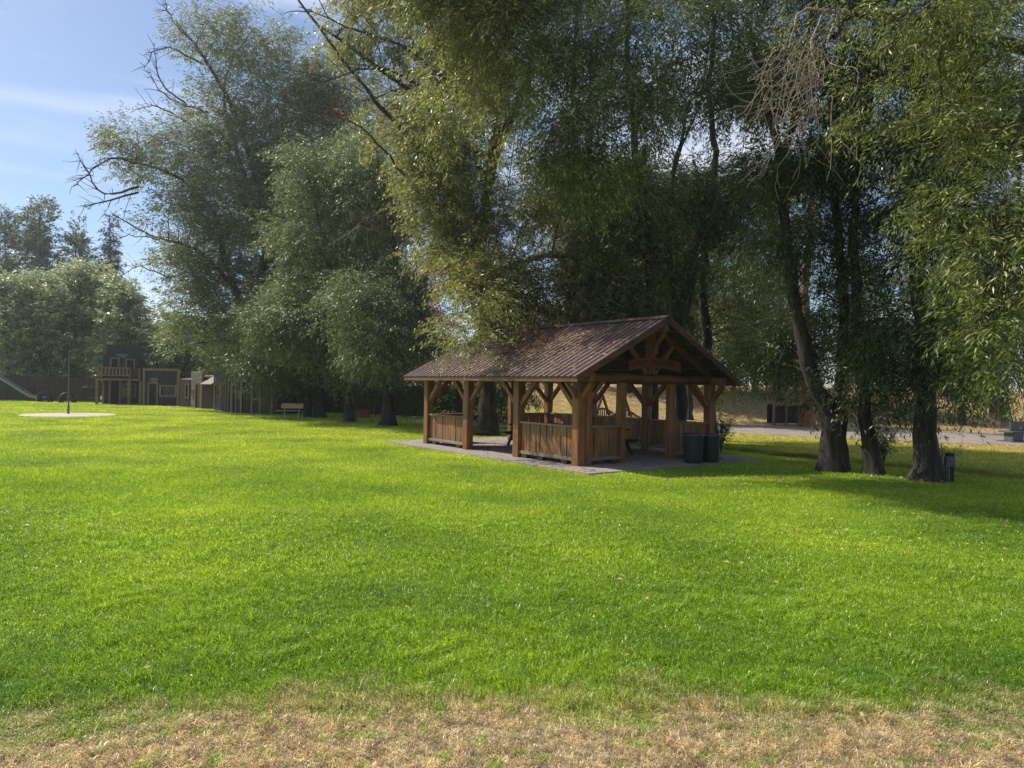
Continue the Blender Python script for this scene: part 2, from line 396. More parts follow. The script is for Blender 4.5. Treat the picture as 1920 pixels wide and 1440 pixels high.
# ---------------------------------------------------------------- grass blades
def make_grass():
    Vs = []; Fs = []; base = 0
    HALF = .80
    bands = [(3.3, 5.6, 550, .085, .0056), (5.6, 9.5, 260, .08, .0068), (3.3, 5.2, 11000, .058, .0046), (5.2, 7.5, 7000, .056, .0056), (7.5, 11, 3600, .056, .0074), (11, 16, 1700, .056, .0100),
             (16, 24, 720, .048, .014), (24, 36, 260, .050, .022), (36, 60, 90, .055, .036)]
    for y0, y1, dens, h, w in bands:
        area = HALF * (y1 ** 2 - y0 ** 2); n = int(area * dens)
        y = np.sqrt(rng.uniform(y0 ** 2, y1 ** 2, n)); x = rng.uniform(-HALF, HALF, n) * y
        ok = ~in_slab(x, y, -.02) & ~on_path(x, y) & ((x - PADC.x) ** 2 + (y - PADC.y) ** 2 > 2.3 ** 2)
        ok &= np.abs(ditch_dist(x, y)) > .5
        ok &= ~((y > 4.6) & (rng.random(n) < .0))
        x, y = x[ok], y[ok]; n = len(x)
        # clumpy heights, thinner and lower in the dry strip
        cl = .5 + .5 * np.sin(x * 2.3 + 1.7 * np.sin(y * 1.9)) * np.sin(y * 2.7 + 1.3 * np.sin(x * 1.4))
        cl2 = .5 + .5 * np.sin(x * 7.1 + 2 * np.sin(y * 5.3)) * np.sin(y * 8.3 + 2 * np.sin(x * 6.1))
        hh = h * rng.uniform(.45, 1.25, n) * (.50 + .42 * cl + .75 * cl2 ** 3)
        dry = y + .035 * -x < 4.45
        hh = np.where(dry, hh * .62, hh)
        az = rng.uniform(0, 2 * np.pi, n); wind = .55 * np.sin(x * 1.3 + y * .8) + 2.2
        lean = rng.uniform(.25, 1.25, n) * np.where(dry, 1.6, 1.0)
        dx = np.cos(az) * lean + .35 * np.cos(wind + cl2 * 3); dy = np.sin(az) * lean + .35 * np.sin(wind + cl2 * 3)
        z0 = ground_h(x, y) if y1 > 16 else np.zeros(n)
        pa = rng.uniform(0, 2 * np.pi, n); ww = w * rng.uniform(.6, 1.4, n) / 2
        px, py = np.cos(pa) * ww, np.sin(pa) * ww
        if y1 <= 11:
            mx_, my_ = x + dx * hh * .35, y + dy * hh * .35
            tx, ty = x + dx * hh, y + dy * hh
            tz = z0 + hh * np.clip(1.15 - .42 * lean, .35, 1)
            V = np.stack([np.stack([x - px, y - py, z0], -1), np.stack([x + px, y + py, z0], -1),
                          np.stack([mx_ + px * .85, my_ + py * .85, z0 + hh * .6], -1), np.stack([mx_ - px * .85, my_ - py * .85, z0 + hh * .6], -1),
                          np.stack([tx, ty, tz], -1)], 1).reshape(-1, 3)
            i = base + np.arange(n) * 5
            Fs.append(np.stack([i, i + 1, i + 2], -1)); Fs.append(np.stack([i, i + 2, i + 3], -1)); Fs.append(np.stack([i + 3, i + 2, i + 4], -1))
            Vs.append(V); base += 5 * n
        else:
            tx, ty = x + dx * hh * .7, y + dy * hh * .7
            V = np.stack([np.stack([x - px, y - py, z0], -1), np.stack([x + px, y + py, z0], -1), np.stack([tx, ty, z0 + hh], -1)], 1).reshape(-1, 3)
            i = base + np.arange(n) * 3
            Fs.append(np.stack([i, i + 1, i + 2], -1)); Vs.append(V); base += 3 * n
    me = np_mesh('grass', np.concatenate(Vs), np.concatenate(Fs))
    o = link('grass', me, 'blade'); kind(o, 'stuff')
    tag(o, 'short bright green lawn grass, tan and dry along the near edge', 'grass')
    print('GRASS tris', sum(len(f) for f in Fs))
make_grass()

# ================================================================ PAVILION
pav = tag(empty('picnic_pavilion', PO, YAW), 'open brown timber picnic pavilion with ribbed metal gable roof on a concrete slab', 'pavilion')
PT = .25
BEAMZ = 2.21
def post(x, y, s=PT, mat='timber', top=BEAMZ, name='post'):
    b = MB(); ph = random.uniform(0, 6)
    zs = [.035, .5, 1.0, 1.5, top]
    for i, z in enumerate(zs):
        k = s / 2 * (1 + .04 * math.sin(ph + z * 3)); ox = .008 * math.sin(ph + z * 2)
        b.v += [(x - k + ox, y - k, z), (x + k + ox, y - k, z), (x + k + ox, y + k, z), (x - k + ox, y + k, z)]
        if i:
            q = (i - 1) * 4
            b.f += [(q + j, q + (j + 1) % 4, q + 4 + (j + 1) % 4, q + 4 + j) for j in range(4)]
    b.f += [(3, 2, 1, 0), tuple(range(len(b.v) - 4, len(b.v)))]
    return b.build(name, mat, pav, bevel=.012)
h = PT / 2
ys_long = [h, 2.64, 5.25, PL - h]
for y in ys_long: post(h, y)
for y in ys_long: post(PW - h, y, mat='timber')
post(h + .27, h + .0, .22)
for y in (h, PL - h):
    for x in (1.68, 3.71): post(x, y, .2)
# knee braces on the long sides and at the gables
def brace(a, c, w=.13, mat='timber'): MB().bar(a, c, w, w, jit=.004).build('brace', mat, pav, bevel=.008)
for x in (h, PW - h):
    for y in ys_long:
        if y < PL - .3: brace((x, y + .1, 1.52), (x, y + .78, 2.2))
        if y > .3: brace((x, y - .1, 1.52), (x, y - .78, 2.2))
brace((h, h - .1, 1.75), (h, -.36, 2.17)); brace((PW - h, h - .1, 1.75), (PW - h, -.36, 2.17))
for y in (h, PL - h):
    brace((h + .1, y, 1.52), (h + .82, y, 2.24)); brace((PW - h - .1, y, 1.52), (PW - h - .82, y, 2.24))
brace((h - .1, h, 1.8), (-.32, h, 2.2), .11); brace((PW - h + .1, h, 1.7), (PW + .36, h, 2.16), .11)
# long top beams
for x in (h, PW - h):
    MB().box(x - .11, x + .11, -OG + .12, PL + OG - .12, BEAMZ, BEAMZ + .22).build('beam', 'timber_y', pav, bevel=.01)
# gable and inner trusses
slope = (RZ - EZ) / (PW / 2 + EO)
def roof_z(x): return RZ - abs(x - PW / 2) * slope
def truss(y, first=False):
    if first or y > PL - .4:
        b = MB(); n = 14
        pts = [(-.22 + (PW + .44) * i / n, y, BEAMZ + .12 + .012 * math.sin(i * 1.7)) for i in range(n + 1)]
        b.tube(pts, [.125 + .006 * math.sin(i * 2.3) for i in range(n + 1)], 12).build('tie_beam', 'timber_x', pav, smooth=True)
    else:
        MB().box(.24, PW - .24, y - .09, y + .09, BEAMZ + .02, BEAMZ + .2).build('tie_beam', 'timber_x', pav, bevel=.01)
    c = PW / 2
    for s in (-1, 1):
        x1 = c + s * (PW / 2 + .25)
        MB().bar((c + s * .04, y, roof_z(c + s * .04) - .20), (x1, y, roof_z(x1) - .20), .12, .17).build('rafter', 'timber_x', pav, bevel=.006)
        MB().bar((c + s * .16, y, BEAMZ + .26), (c + s * .92, y, roof_z(c + .92) - .30), .10, .12).build('strut', 'timber', pav, bevel=.006)
    MB().box(c - .11, c + .11, y - .1, y + .1, BEAMZ + .245, RZ - .42).build('king_post', 'timber', pav, bevel=.01)
truss(h, True)
for y in (2.64, 5.25): truss(y)
truss(PL - h)
c = PW / 2
MB().box(c - .09, c + .09, -OG + .05, PL + OG - .05, RZ - .40, RZ - .21).build('ridge_beam', 'timber_y', pav, bevel=.01)
MB().bar((c, h - .1, 3.18), (c, -OG + .10, RZ - .42), .1, .1).build('brace', 'timber', pav, bevel=.008)
MB().box(c - .07, c + .07, h - .22, h - .105, 3.02, 3.26).build('block', 'timber', pav, bevel=.008)
# purlins and deck
for s in (-1, 1):
    for d_ in (.55, 1.2, 1.85, 2.5, 3.1):
        x = c + s * d_; z = roof_z(x) - .075
        MB().bar((x, -OG + .06, z), (x, PL + OG - .06, z), .09, .05, up=(0, 0, 1)).build('purlin', 'timber_y', pav)
    xe = c + s * (PW / 2 + EO)
    b = MB(); t = .012
    b.add([(c, -OG + .05, RZ - .045), (xe, -OG + .05, EZ - .045), (xe, PL + OG - .05, EZ - .045), (c, PL + OG - .05, RZ - .045),
           (c, -OG + .05, RZ - .030), (xe, -OG + .05, EZ - .030), (xe, PL + OG - .05, EZ - .030), (c, PL + OG - .05, RZ - .030)],
          [(0, 3, 2, 1), (4, 5, 6, 7), (0, 1, 5, 4), (1, 2, 6, 5), (2, 3, 7, 6), (3, 0, 4, 7)]).build('roof_deck', 'soffit', pav)
    # ribbed tin
    b = MB(); y = -OG - .02; step = .233; prof = []
    while y < PL + OG + .02:
        prof += [(y, 0), (y + .008, .030), (y + .038, .030), (y + .052, 0), (y + .14, .006), (y + step - .001, 0)]; y += step
    prof = [p for p in prof if p[0] <= PL + OG + .03]
    xe2 = xe + s * .03; ze2 = EZ - .03 * slope
    for (yy, hh) in prof:
        b.v += [(c, yy, RZ + hh - .01), ((c + xe2) / 2, yy, (RZ + ze2) / 2 + hh - .014), (xe2, yy, ze2 + hh - .01)]
    for i in range(len(prof) - 1):
        for j in (0, 1): b.f.append((i * 3 + j, i * 3 + j + 1, i * 3 + 4 + j, i * 3 + 3 + j))
    b.build('roof', 'brown_tin', pav)
    # fascia along the eave and rake boards
    MB().box(xe - .03 if s > 0 else xe, xe if s > 0 else xe + .03, -OG, PL + OG, EZ - .155, EZ - .047).build('fascia', 'timber_y', pav)
    for yy in (-OG, PL + OG):
        MB().bar((c + s * .001, yy, RZ - .10), (xe, yy, EZ - .10), .035, .14, up=(0, 0, 1)).build('rake_board', 'timber_x', pav)
b = MB()
for s in (-1, 1):
    b.add([(c, -OG - .03, RZ + .045), (c + s * .19, -OG - .03, RZ + .045 - .19 * slope), (c + s * .19, PL + OG + .03, RZ + .045 - .19 * slope), (c, PL + OG + .03, RZ + .045)], [(0, 1, 2, 3)])
b.build('ridge_cap', 'brown_tin', pav)

# half walls: irregular vertical slabs between two rails
def half_wall(a, e, gaps=False, mat='board', top=1.05):
    """a, e: local (x, y) ends"""
    a = Vector((*a, 0)); e = Vector((*e, 0)); L = (e - a).length; d = (e - a) / L; nrm = Vector((-d.y, d.x, 0))
    rot = 'rail' if abs(d.y) > .5 else 'rail_x'
    root = MB(); x = .02
    while x < L - .05:
        w = min(random.uniform(.13, .30), L - x - .01)
        gp = random.uniform(.035, .055) if gaps else random.uniform(.012, .034)
        n = 7; t = .022; j0 = random.uniform(-.01, .01)
        vs = []
        ph1, ph2 = random.uniform(0, 6), random.uniform(0, 6)
        for k in range(n + 1):
            z = .20 + (top - .24) * k / n
            e0 = x + .010 * math.sin(ph1 + z * 7); e1 = x + w - gp + .012 * math.sin(ph2 + z * 6)
            for (ex, tt) in ((e0, -t), (e1, -t), (e1, t), (e0, t)):
                q = a + d * ex + nrm * (tt + j0); vs.append((q.x, q.y, z))
        fs = [(3, 2, 1, 0), tuple(n * 4 + k for k in range(4))]
        for k in range(n):
            fs += [(k * 4 + j, k * 4 + (j + 1) % 4, k * 4 + 4 + (j + 1) % 4, k * 4 + 4 + j) for j in range(4)]
        root.add(vs, fs); x += w
    o = root.build('half_wall', mat, pav)
    p, q = a + Vector((0, 0, top - .015)), e + Vector((0, 0, top - .015))
    MB().bar(p, q, .15, .05).build('top_rail', rot, o, bevel=.006)
    for s in (-1, 1):
        MB().bar(a + nrm * s * .055 + Vector((0, 0, .19)), e + nrm * s * .055 + Vector((0, 0, .19)), .04, .09).build('bottom_rail', rot, o, bevel=.004)
    return o
half_wall((h, PT + .02), (h, 2.64 - h))
half_wall((h, 5.25 + h), (h, PL - PT))
half_wall((h + .38, h), (1.58, h)); half_wall((3.81, h), (PW - PT, h))
half_wall((PW - h, PT), (PW - h, 2.64 - h), True); half_wall((PW - h, 2.64 + h), (PW - h, 5.25 - h), True)
half_wall((PW - h, 5.25 + h), (PW - h, PL - PT), True)
half_wall((PT, PL - h), (1.58, PL - h)); half_wall((3.81, PL - h), (PW - PT, PL - h))
# small blocks under the lower rails
for (x, y) in ((h, .6), (h, 1.6), (h, 2.3), (h, 5.7), (h, 7.2), (1.3, h)):
    MB().box(x - .07, x + .07, y - .12, y + .12, .035, .145).build('footing_block', 'dark_wood', pav)
# arched name board
b = MB(); n = 16; hw = 1.07
for i in range(n + 1):
    x = -hw + 2 * hw * i / n; zt = .13 * (1 - (x / hw) ** 2)
    hgt = .135
    b.v += [(x, -.02, zt - hgt), (x, -.02, zt + hgt), (x, .02, zt + hgt), (x, .02, zt - hgt)]
    if i:
        q = (i - 1) * 4; b.f += [(q + j, q + 4 + j, q + 4 + (j + 1) % 4, q + (j + 1) % 4) for j in range(4)]
b.f += [(0, 1, 2, 3), tuple(n * 4 + k for k in (3, 2, 1, 0))]
sg = b.build('name_board', 'sign', pav); sg.location = (c + .02, h - .17, 2.66)
for ch, x in zip('SCOUT', (-.93, -.80, -.665, -.53, -.405)):
    text_mesh('letter', ch, .19, .004, 'letters', sg, (x, -.025, .13 * (1 - (x / hw) ** 2)), (R(90), -.20 * -x * 0 + math.atan(.26 * x / hw / hw), 0))
for ch, x in zip('PAVILION', (-.17, -.03, .11, .215, .305, .405, .515, .655)):
    text_mesh('letter', ch, .20, .004, 'letters', sg, (x, -.025, .13 * (1 - (x / hw) ** 2)), (R(90), math.atan(.26 * x / hw / hw), 0))
# light on the right gable post
b = MB(); b.tube([(PW - .02, h - .17, 1.84), (PW - .02, h - .17, 2.16)], .05, 12)
o = b.build('lamp', 'white', pav, bevel=.01)
MB().box(PW - .06, PW + .02, h - .14, h - .12, 1.9, 2.1).build('lamp_bracket', 'grey_box', o)

# leaf litter on roof and slab
def litter(name, pts, nrm, label, cols, size=.07):
    n = len(pts); a = rng.uniform(0, 2 * np.pi, n); L = size * rng.uniform(.5, 1.3, n); w = L * .15
    nrm = np.asarray(nrm, float); t1 = np.cross(nrm, (0, 1, .01)); t1 /= np.linalg.norm(t1); t2 = np.cross(nrm, t1)
    d = np.cos(a)[:, None] * t1 + np.sin(a)[:, None] * t2; e = -np.sin(a)[:, None] * t1 + np.cos(a)[:, None] * t2
    d = d * L[:, None]; e = e * w[:, None]
    lift = nrm[None] * (rng.uniform(.004, .03, n))[:, None]
    V = np.stack([pts + nrm * .006, pts + d * .5 + e + lift, pts + d + nrm * .01, pts + d * .5 - e + lift * .5], 1).reshape(-1, 3)
    i = np.arange(n) * 4
    me = np_mesh(name, V, np.stack([i, i + 1, i + 2, i + 3], -1))
    m = leaf_mat(name + '_mat', cols, trans=(.4, .28, .1), tw=.2, rough=.6)
    o = link(name, me, m); kind(o, 'stuff'); tag(o, label, 'fallen leaves'); return o
n = 8500
u = rng.uniform(-OG, PL + OG, n); s_ = rng.uniform(0, 1, n) ** .9 * (PW / 2 + EO)
keep = rng.random(n) < (.10 + .9 * np.exp(-((u - 3.6) / 2.4) ** 2) * (.4 + .6 * np.exp(-((s_ - 1.0) / 1.3) ** 2)))
u, s_ = u[keep], s_[keep]
pts = np.array(PO)[None] + (PW / 2 - s_)[:, None] * np.array(gdir) + u[:, None] * np.array(ddir) + (RZ - s_ * slope + .004)[:, None] * np.array((0, 0, 1))
nl = np.array((-gdir.x * slope, -gdir.y * slope, 1.)); nl /= np.linalg.norm(nl)
litter('roof_litter', pts, nl, 'brown fallen willow leaves lying on the pavilion roof', [(.12, .06, .03), (.34, .20, .10), (.45, .30, .15)], .09)
n = 1500
a_ = rng.uniform(S0, S1, n); b_ = rng.uniform(T0, T1_, n)
pts = np.array(PO)[None] + a_[:, None] * np.array(gdir) + b_[:, None] * np.array(ddir) + np.array((0, 0, .037))
litter('slab_litter', pts, (0, 0, 1), 'scattered dry leaves on the concrete under the pavilion', [(.14, .08, .04), (.40, .27, .14), (.5, .4, .25)], .09)
n = 5200
x = np.concatenate([rng.uniform(1, 26, n), rng.uniform(-22, 20, 1700)]); y = np.concatenate([rng.uniform(9, 40, n), rng.uniform(4, 40, 1700)])
x = x * np.where(y < 9, .999, 1)
ok = ~in_slab(x, y) & (np.abs(x / y) < .8) & ((x > 4) | (y < 40)); x, y = x[ok], y[ok]
pts = np.stack([x, y, ground_h(x, y) + .045], -1)
litter('lawn_litter', pts, (0, 0, 1), 'pale yellow fallen leaves scattered over the lawn', [(.30, .16, .06), (.52, .38, .16), (.62, .50, .26)], .065)

# picnic tables in the pavilion
def picnic_table(loc, rz, label, mat='dark_wood', L=1.9, rail='dark_wood'):
    t = tag(empty('picnic_table', loc, rz), label, 'picnic table')
    b = MB()
    for k in range(5): b.box(-L / 2, L / 2, -.37 + k * .15, -.23 + k * .15, .72, .76)
    b.build('table_top', rail, t)
    for s in (-1, 1):
        b = MB(); b.box(-L / 2, L / 2, s * .68 - .14, s * .68 + .0, .43, .47); b.box(-L / 2, L / 2, s * .68 + .01, s * .68 + .14, .43, .47)
        b.build('bench', rail, t)
        x = s * (L / 2 - .25)
        b = MB(); b.bar((x, -.72, 0), (x, -.20, .72), .05, .09); b.bar((x, .72, 0), (x, .20, .72), .05, .09)
        b.box(x - .02, x + .02, -.8, .8, .37, .43); b.box(x - .02, x + .02, -.36, .36, .66, .72)
        b.build('leg_frame', mat, t)
    return t
def pl(x, y, z=.035): return PO + gdir * x + ddir * y + Vector((0, 0, z))
picnic_table(pl(2.9, 2.2), YAW, 'dark wooden picnic table nearest the gable opening inside the pavilion')
picnic_table(pl(2.9, 5.2), YAW, 'dark wooden picnic table at the far end inside the pavilion')

# rubbish bins
def bin_(loc, label, s=1):
    t = tag(empty('trash_can', loc), label, 'trash can', 'dark green trash cans by the pavilion')
    b = MB(); prof = [(0, .0), (.245, .0), (.25, .02)]
    for k in range(7):
        z = .1 + k * .09; prof += [(.253 + .010 * k / 3, z), (.257 + .010 * k / 3, z + .012), (.255 + .010 * k / 3, z + .03)]
    prof += [(.285, .74), (.29, .76)]
    b.lathe(prof, seg=32).build('body', 'bin', t, smooth=True)
    b = MB(); b.lathe([(.305, .745), (.31, .775), (.29, .80), (.20, .825), (.06, .84), (0, .84)], seg=32).build('lid', 'bin_lid', t, smooth=True)
    b = MB(); b.tube([(.28, -.09, .62), (.34, -.07, .60), (.34, .07, .60), (.28, .09, .62)], .012, 6).build('handle', 'bin', t)
    t.scale = (s, s, s); return t
bin_(G(1299, 867.5, .035), 'dark green round trash can, the left of the pair by the gable')
bin_(G(1331, 865.5, .035), 'dark green round trash can, the right one against the corner post', .97)

# ================================================================ TREES
NLEAF = [0]
LAI = 5.5        # leaf area per crown area
def spray_templates(nv, leaves, L, W, length, droop, seed):
    r = np.random.default_rng(seed); out = []
    for _ in range(nv):
        t = np.sort(r.uniform(.08, 1, leaves)); t[-1] = 1
        base = np.stack([t * length, .10 * np.sin(t * 3 + r.uniform(0, 6)) * length, -droop * t ** 2 * length], -1)
        # side branchlets: shift off axis
        off = r.normal(0, .10 * length, (leaves, 3)) * (1.1 - .5 * t)[:, None]; base = base + off
        tang = np.stack([np.ones(leaves), np.zeros(leaves), -2 * droop * t], -1)
        side = np.where(np.arange(leaves) % 2 == 0, 1., -1.)
        d = tang * r.uniform(.3, 1.0, (leaves, 1)) + np.stack([np.zeros(leaves), side * r.uniform(.3, 1, leaves), -r.uniform(.1, 1.0, leaves)], -1)
        d /= np.linalg.norm(d, axis=1)[:, None]
        w = np.cross(d, r.normal(size=(leaves, 3))); w /= np.linalg.norm(w, axis=1)[:, None]
        ll = L * r.uniform(.6, 1.25, leaves)[:, None]; ww = W * r.uniform(.7, 1.2, leaves)[:, None] / 2
        nrm = np.cross(d, w)
        V = np.stack([base, base + d * ll * .42 + w * ww + nrm * ll * .04, base + d * ll, base + d * ll * .42 - w * ww + nrm * ll * .04], 1)
        out.append(V.reshape(-1, 3))
    return out
def rot_from(dirs, r):
    """rotation matrices whose x axis is dirs, z roughly up"""
    x = dirs / np.linalg.norm(dirs, axis=1)[:, None]
    up = np.array((0, 0, 1.)) + r.normal(0, .18, x.shape)
    y = np.cross(up, x); y /= np.maximum(np.linalg.norm(y, axis=1), 1e-6)[:, None]; z = np.cross(x, y)
    return np.stack([x, y, z], -1)
def tube_np(paths, seg):
    """paths: list of (pts (n,3), radii (n,))"""
    Vs, Fs, base = [], [], 0
    a = 2 * np.pi * np.arange(seg) / seg
    for pts, rad in paths:
        pts = np.asarray(pts, float); n = len(pts)
        d = np.gradient(pts, axis=0); d /= np.maximum(np.linalg.norm(d, axis=1), 1e-6)[:, None]
        ref = np.array((1., .2, 0)) if abs(d[:, 2]).mean() > .6 else np.array((0, 0, 1.))
        x = np.cross(d, ref); x /= np.maximum(np.linalg.norm(x, axis=1), 1e-6)[:, None]; y = np.cross(x, d)
        V = pts[:, None, :] + (np.cos(a)[None, :, None] * x[:, None, :] + np.sin(a)[None, :, None] * y[:, None, :]) * np.asarray(rad)[:, None, None]
        Vs.append(V.reshape(-1, 3))
        i = base + (np.arange(n - 1)[:, None] * seg + np.arange(seg)[None, :]); k2 = base + (np.arange(n - 1)[:, None] * seg + (np.arange(seg)[None, :] + 1) % seg)
        Fs.append(np.stack([i, k2, k2 + seg, i + seg], -1).reshape(-1, 4)); base += n * seg
    return np.concatenate(Vs), np.concatenate(Fs)
def smooth_path(pts, n, r, wob=.0):
    pts = np.asarray(pts, float); m = len(pts); t = np.linspace(0, m - 1, n); out = np.zeros((n, 3))
    for k, tt in enumerate(t):
        i = int(min(tt, m - 2)); f = tt - i
        p0 = pts[max(i - 1, 0)]; p1 = pts[i]; p2 = pts[i + 1]; p3 = pts[min(i + 2, m - 1)]
        out[k] = .5 * ((2 * p1) + (-p0 + p2) * f + (2 * p0 - 5 * p1 + 4 * p2 - p3) * f * f + (-p0 + 3 * p1 - 3 * p2 + p3) * f ** 3)
    if wob: out[1:-1] += r.normal(0, wob, (n - 2, 3))
    return out
def trunk_tube(path, r0, r1, seg, r, flare=1.6):
    n = len(path); t = np.linspace(0, 1, n)
    hgt = path[:, 2] - path[0, 2]
    rad = (r0 + (r1 - r0) * t ** .65) * (1 + (flare - 1) * np.exp(-np.abs(hgt) / max(.35, r0 * 1.1)))
    return path, rad
def tree(name, label, cat, base, stems, lobes, leaf='leaf', barkm='bark_dark', seed=1, group=None,
         leafL=.12, leafW=.022, nleaf=26, length=.8, droop=.35, clump=1.0, dens=1.0, twigs=True, spc=12, outward=.6, bare=None, upright=0):
    """stems: list of (list of world points, r0, r1); lobes: list of (centre, (rx,ry,rz), density factor)"""
    r = np.random.default_rng(seed); base = np.array(base, float)
    root = tag(empty(name, tuple(base)), label, cat, group)
    big = []; skel = []; srad = []
    for k, (pts, r0, r1) in enumerate(stems):
        L = sum(np.linalg.norm(np.array(pts[i + 1]) - np.array(pts[i])) for i in range(len(pts) - 1))
        path = smooth_path([np.array(p) for p in pts], max(6, int(L / .5)), r, .03)
        low = abs(path[0, 2] - base[2]) < .5
        big.append(trunk_tube(path, r0, r1, 10, r, 1.5 if low else 1.0)); skel.append(path); srad.append(np.linspace(r0, r1, len(path)))
    V, F = tube_np(big, 12)
    ang = np.arctan2(V[:, 1] - base[1], V[:, 0] - base[0])
    V[:, 0] += .04 * np.sin(V[:, 2] * 3 + ang * 5) * .6; V[:, 1] += .04 * np.cos(V[:, 2] * 2.3 + ang * 7) * .6
    link('trunk', np_mesh('trunk', V - base, F, True), barkm, root)
    S = np.concatenate(skel); SR = np.concatenate(srad)
    tall = S[:, 2] > min(S[:, 2].max() * .22, 2.2) + base[2]
    if tall.sum() > 3: S, SR = S[tall], SR[tall]
    tmpl = spray_templates(8, nleaf, leafL, leafW, length, droop, seed + 50)
    br = []; pos = []; dirs = []; sc_ = []
    sub = []
    for (c0, rad, df) in lobes:
        if rad[0] < .75: sub.append((c0, rad, df)); continue
        m_ = 5; q = r.normal(size=(m_, 3)); q /= np.linalg.norm(q, axis=1)[:, None]
        for v_ in q:
            f_ = r.uniform(.45, .68)
            sub.append((tuple(np.array(c0) + v_ * np.array(rad) * r.uniform(.35, .70)), tuple(np.array(rad) * f_), df * r.uniform(.45, 1.1) * .80))
    for (c0, rad, df) in sub:
        c0 = np.array(c0); rad = np.array(rad)
        nc = max(3, int(dens * df * LAI * math.pi * rad[0] * rad[2] / (.6 * leafL * leafW * nleaf * spc)))
        v = r.normal(size=(nc, 3)); v /= np.linalg.norm(v, axis=1)[:, None]
        cc = c0 + v * rad * (r.uniform(.02, 1, nc) ** .42)[:, None]
        for q in cc:
            # branch from the nearest-below skeleton node
            dv = S - q; dist = np.sqrt(dv[:, 0] ** 2 + dv[:, 1] ** 2 + (dv[:, 2] * .75) ** 2) + np.where(dv[:, 2] > -.2, 1.5 + dv[:, 2], 0)
            j = int(np.argmin(dist)); s0 = S[j]; L = np.linalg.norm(q - s0)
            if L > .3:
                mid = s0 * .45 + q * .55 + np.array((0, 0, .13 * L)) + r.normal(0, .05 * L, 3)
                end = q + (q - mid) * .25
                pth = smooth_path([s0, s0 * .8 + mid * .2 + np.array((0, 0, .02 * L)), mid, q, end], 8, r, .02 * L ** .5)
                rr = min(SR[j] * .5, .012 + .013 * L)
                br.append((pth, np.linspace(rr, .006, 8)))
                if L > 1.2:
                    S = np.vstack([S, pth[3:7]]); SR = np.concatenate([SR, np.linspace(rr, .008, 8)[3:7]])
            k = max(3, int(spc * r.uniform(.5, 1.5)))
            off = r.normal(0, .34 * clump, (k, 3)) * np.array((1, 1, .8))
            p = q + off
            out = (q - c0) / rad; out = out / max(np.linalg.norm(out), .1)
            dd = off / (.42 * clump) * .55 + out * outward + np.array((0, 0, upright)) + r.normal(0, .45, (k, 3)); dd[:, 2] *= .6
            pos.append(p); dirs.append(dd); sc_.append(r.uniform(.65, 1.3, k))
    pos = np.concatenate(pos); dirs = np.concatenate(dirs); sc_ = np.concatenate(sc_)
    Rm = rot_from(dirs, r); n = len(pos); which = r.integers(0, 8, n)
    Vs = []
    for w in range(8):
        idx = np.where(which == w)[0]
        if len(idx) == 0: continue
        tv = tmpl[w]
        V = np.einsum('nij,kj->nki', Rm[idx], tv) * sc_[idx][:, None, None] + pos[idx][:, None, :]
        Vs.append(V.reshape(-1, 3))
    V = np.concatenate(Vs); i = np.arange(len(V) // 4) * 4
    keep = V[0::4, 2] > .25 + base[2]
    link('crown', np_mesh('crown', V - base, np.stack([i, i + 1, i + 2, i + 3], -1)[keep]), leaf, root)
    if twigs:
        tt = np.linspace(0, 1, 4)
        for q, rm, s in zip(pos[::2], Rm[::2], sc_[::2]):
            loc = np.stack([tt * length, 0 * tt, -droop * tt ** 2 * length], -1) * s
            br.append((loc @ rm.T + q, np.array((.006, .005, .004, .003))))
    if bare is not None:
        for pts, r0 in bare:
            pth = smooth_path([np.array(p) for p in pts], 12, r, .05); br.append((pth, np.linspace(r0, .015, 12)))
            for q in pth[3:11]:
                for _ in range(2):
                    dq = (pth[-1] - pth[0]) * r.uniform(.05, .2) + r.normal(0, .45, 3); br.append((smooth_path([q, q + dq * .5 + r.normal(0, .08, 3), q + dq], 6, r, .02), np.linspace(r0 * .3, .008, 6)))
    thick = [b_ for b_ in br if b_[1][0] > .02]; thin = [b_ for b_ in br if b_[1][0] <= .02]
    V1, F1 = tube_np(thick, 5) if thick else (np.zeros((0, 3)), np.zeros((0, 4), int))
    V2, F2 = tube_np(thin, 3) if thin else (np.zeros((0, 3)), np.zeros((0, 4), int))
    link('branches', np_mesh('branches', np.concatenate([V1, V2]) - base, np.concatenate([F1, F2 + len(V1)]), True), barkm if not twigs else 'bark', root)
    NLEAF[0] += len(i)
    return root
TD = 1.0
def LB(px, py, depth, rx, ry, df=1., rz=None):
    k = depth / FPX
    return (tuple(P(px, py, depth)), (rx * k, (rz if rz else max(1.2, rx * k * .8)), ry * k), df * TD)
def ST(pl_, r0, r1):   # stem from pixel/depth list; first may be a ground pixel (px, py)
    pts = []
    for q in pl_:
        pts.append(tuple(G(*q)) if len(q) == 2 else tuple(P(*q)))
    pts[0] = (pts[0][0], pts[0][1], pts[0][2] - (.05 if len(pl_[0]) == 2 else 0))
    return (pts, r0, r1)

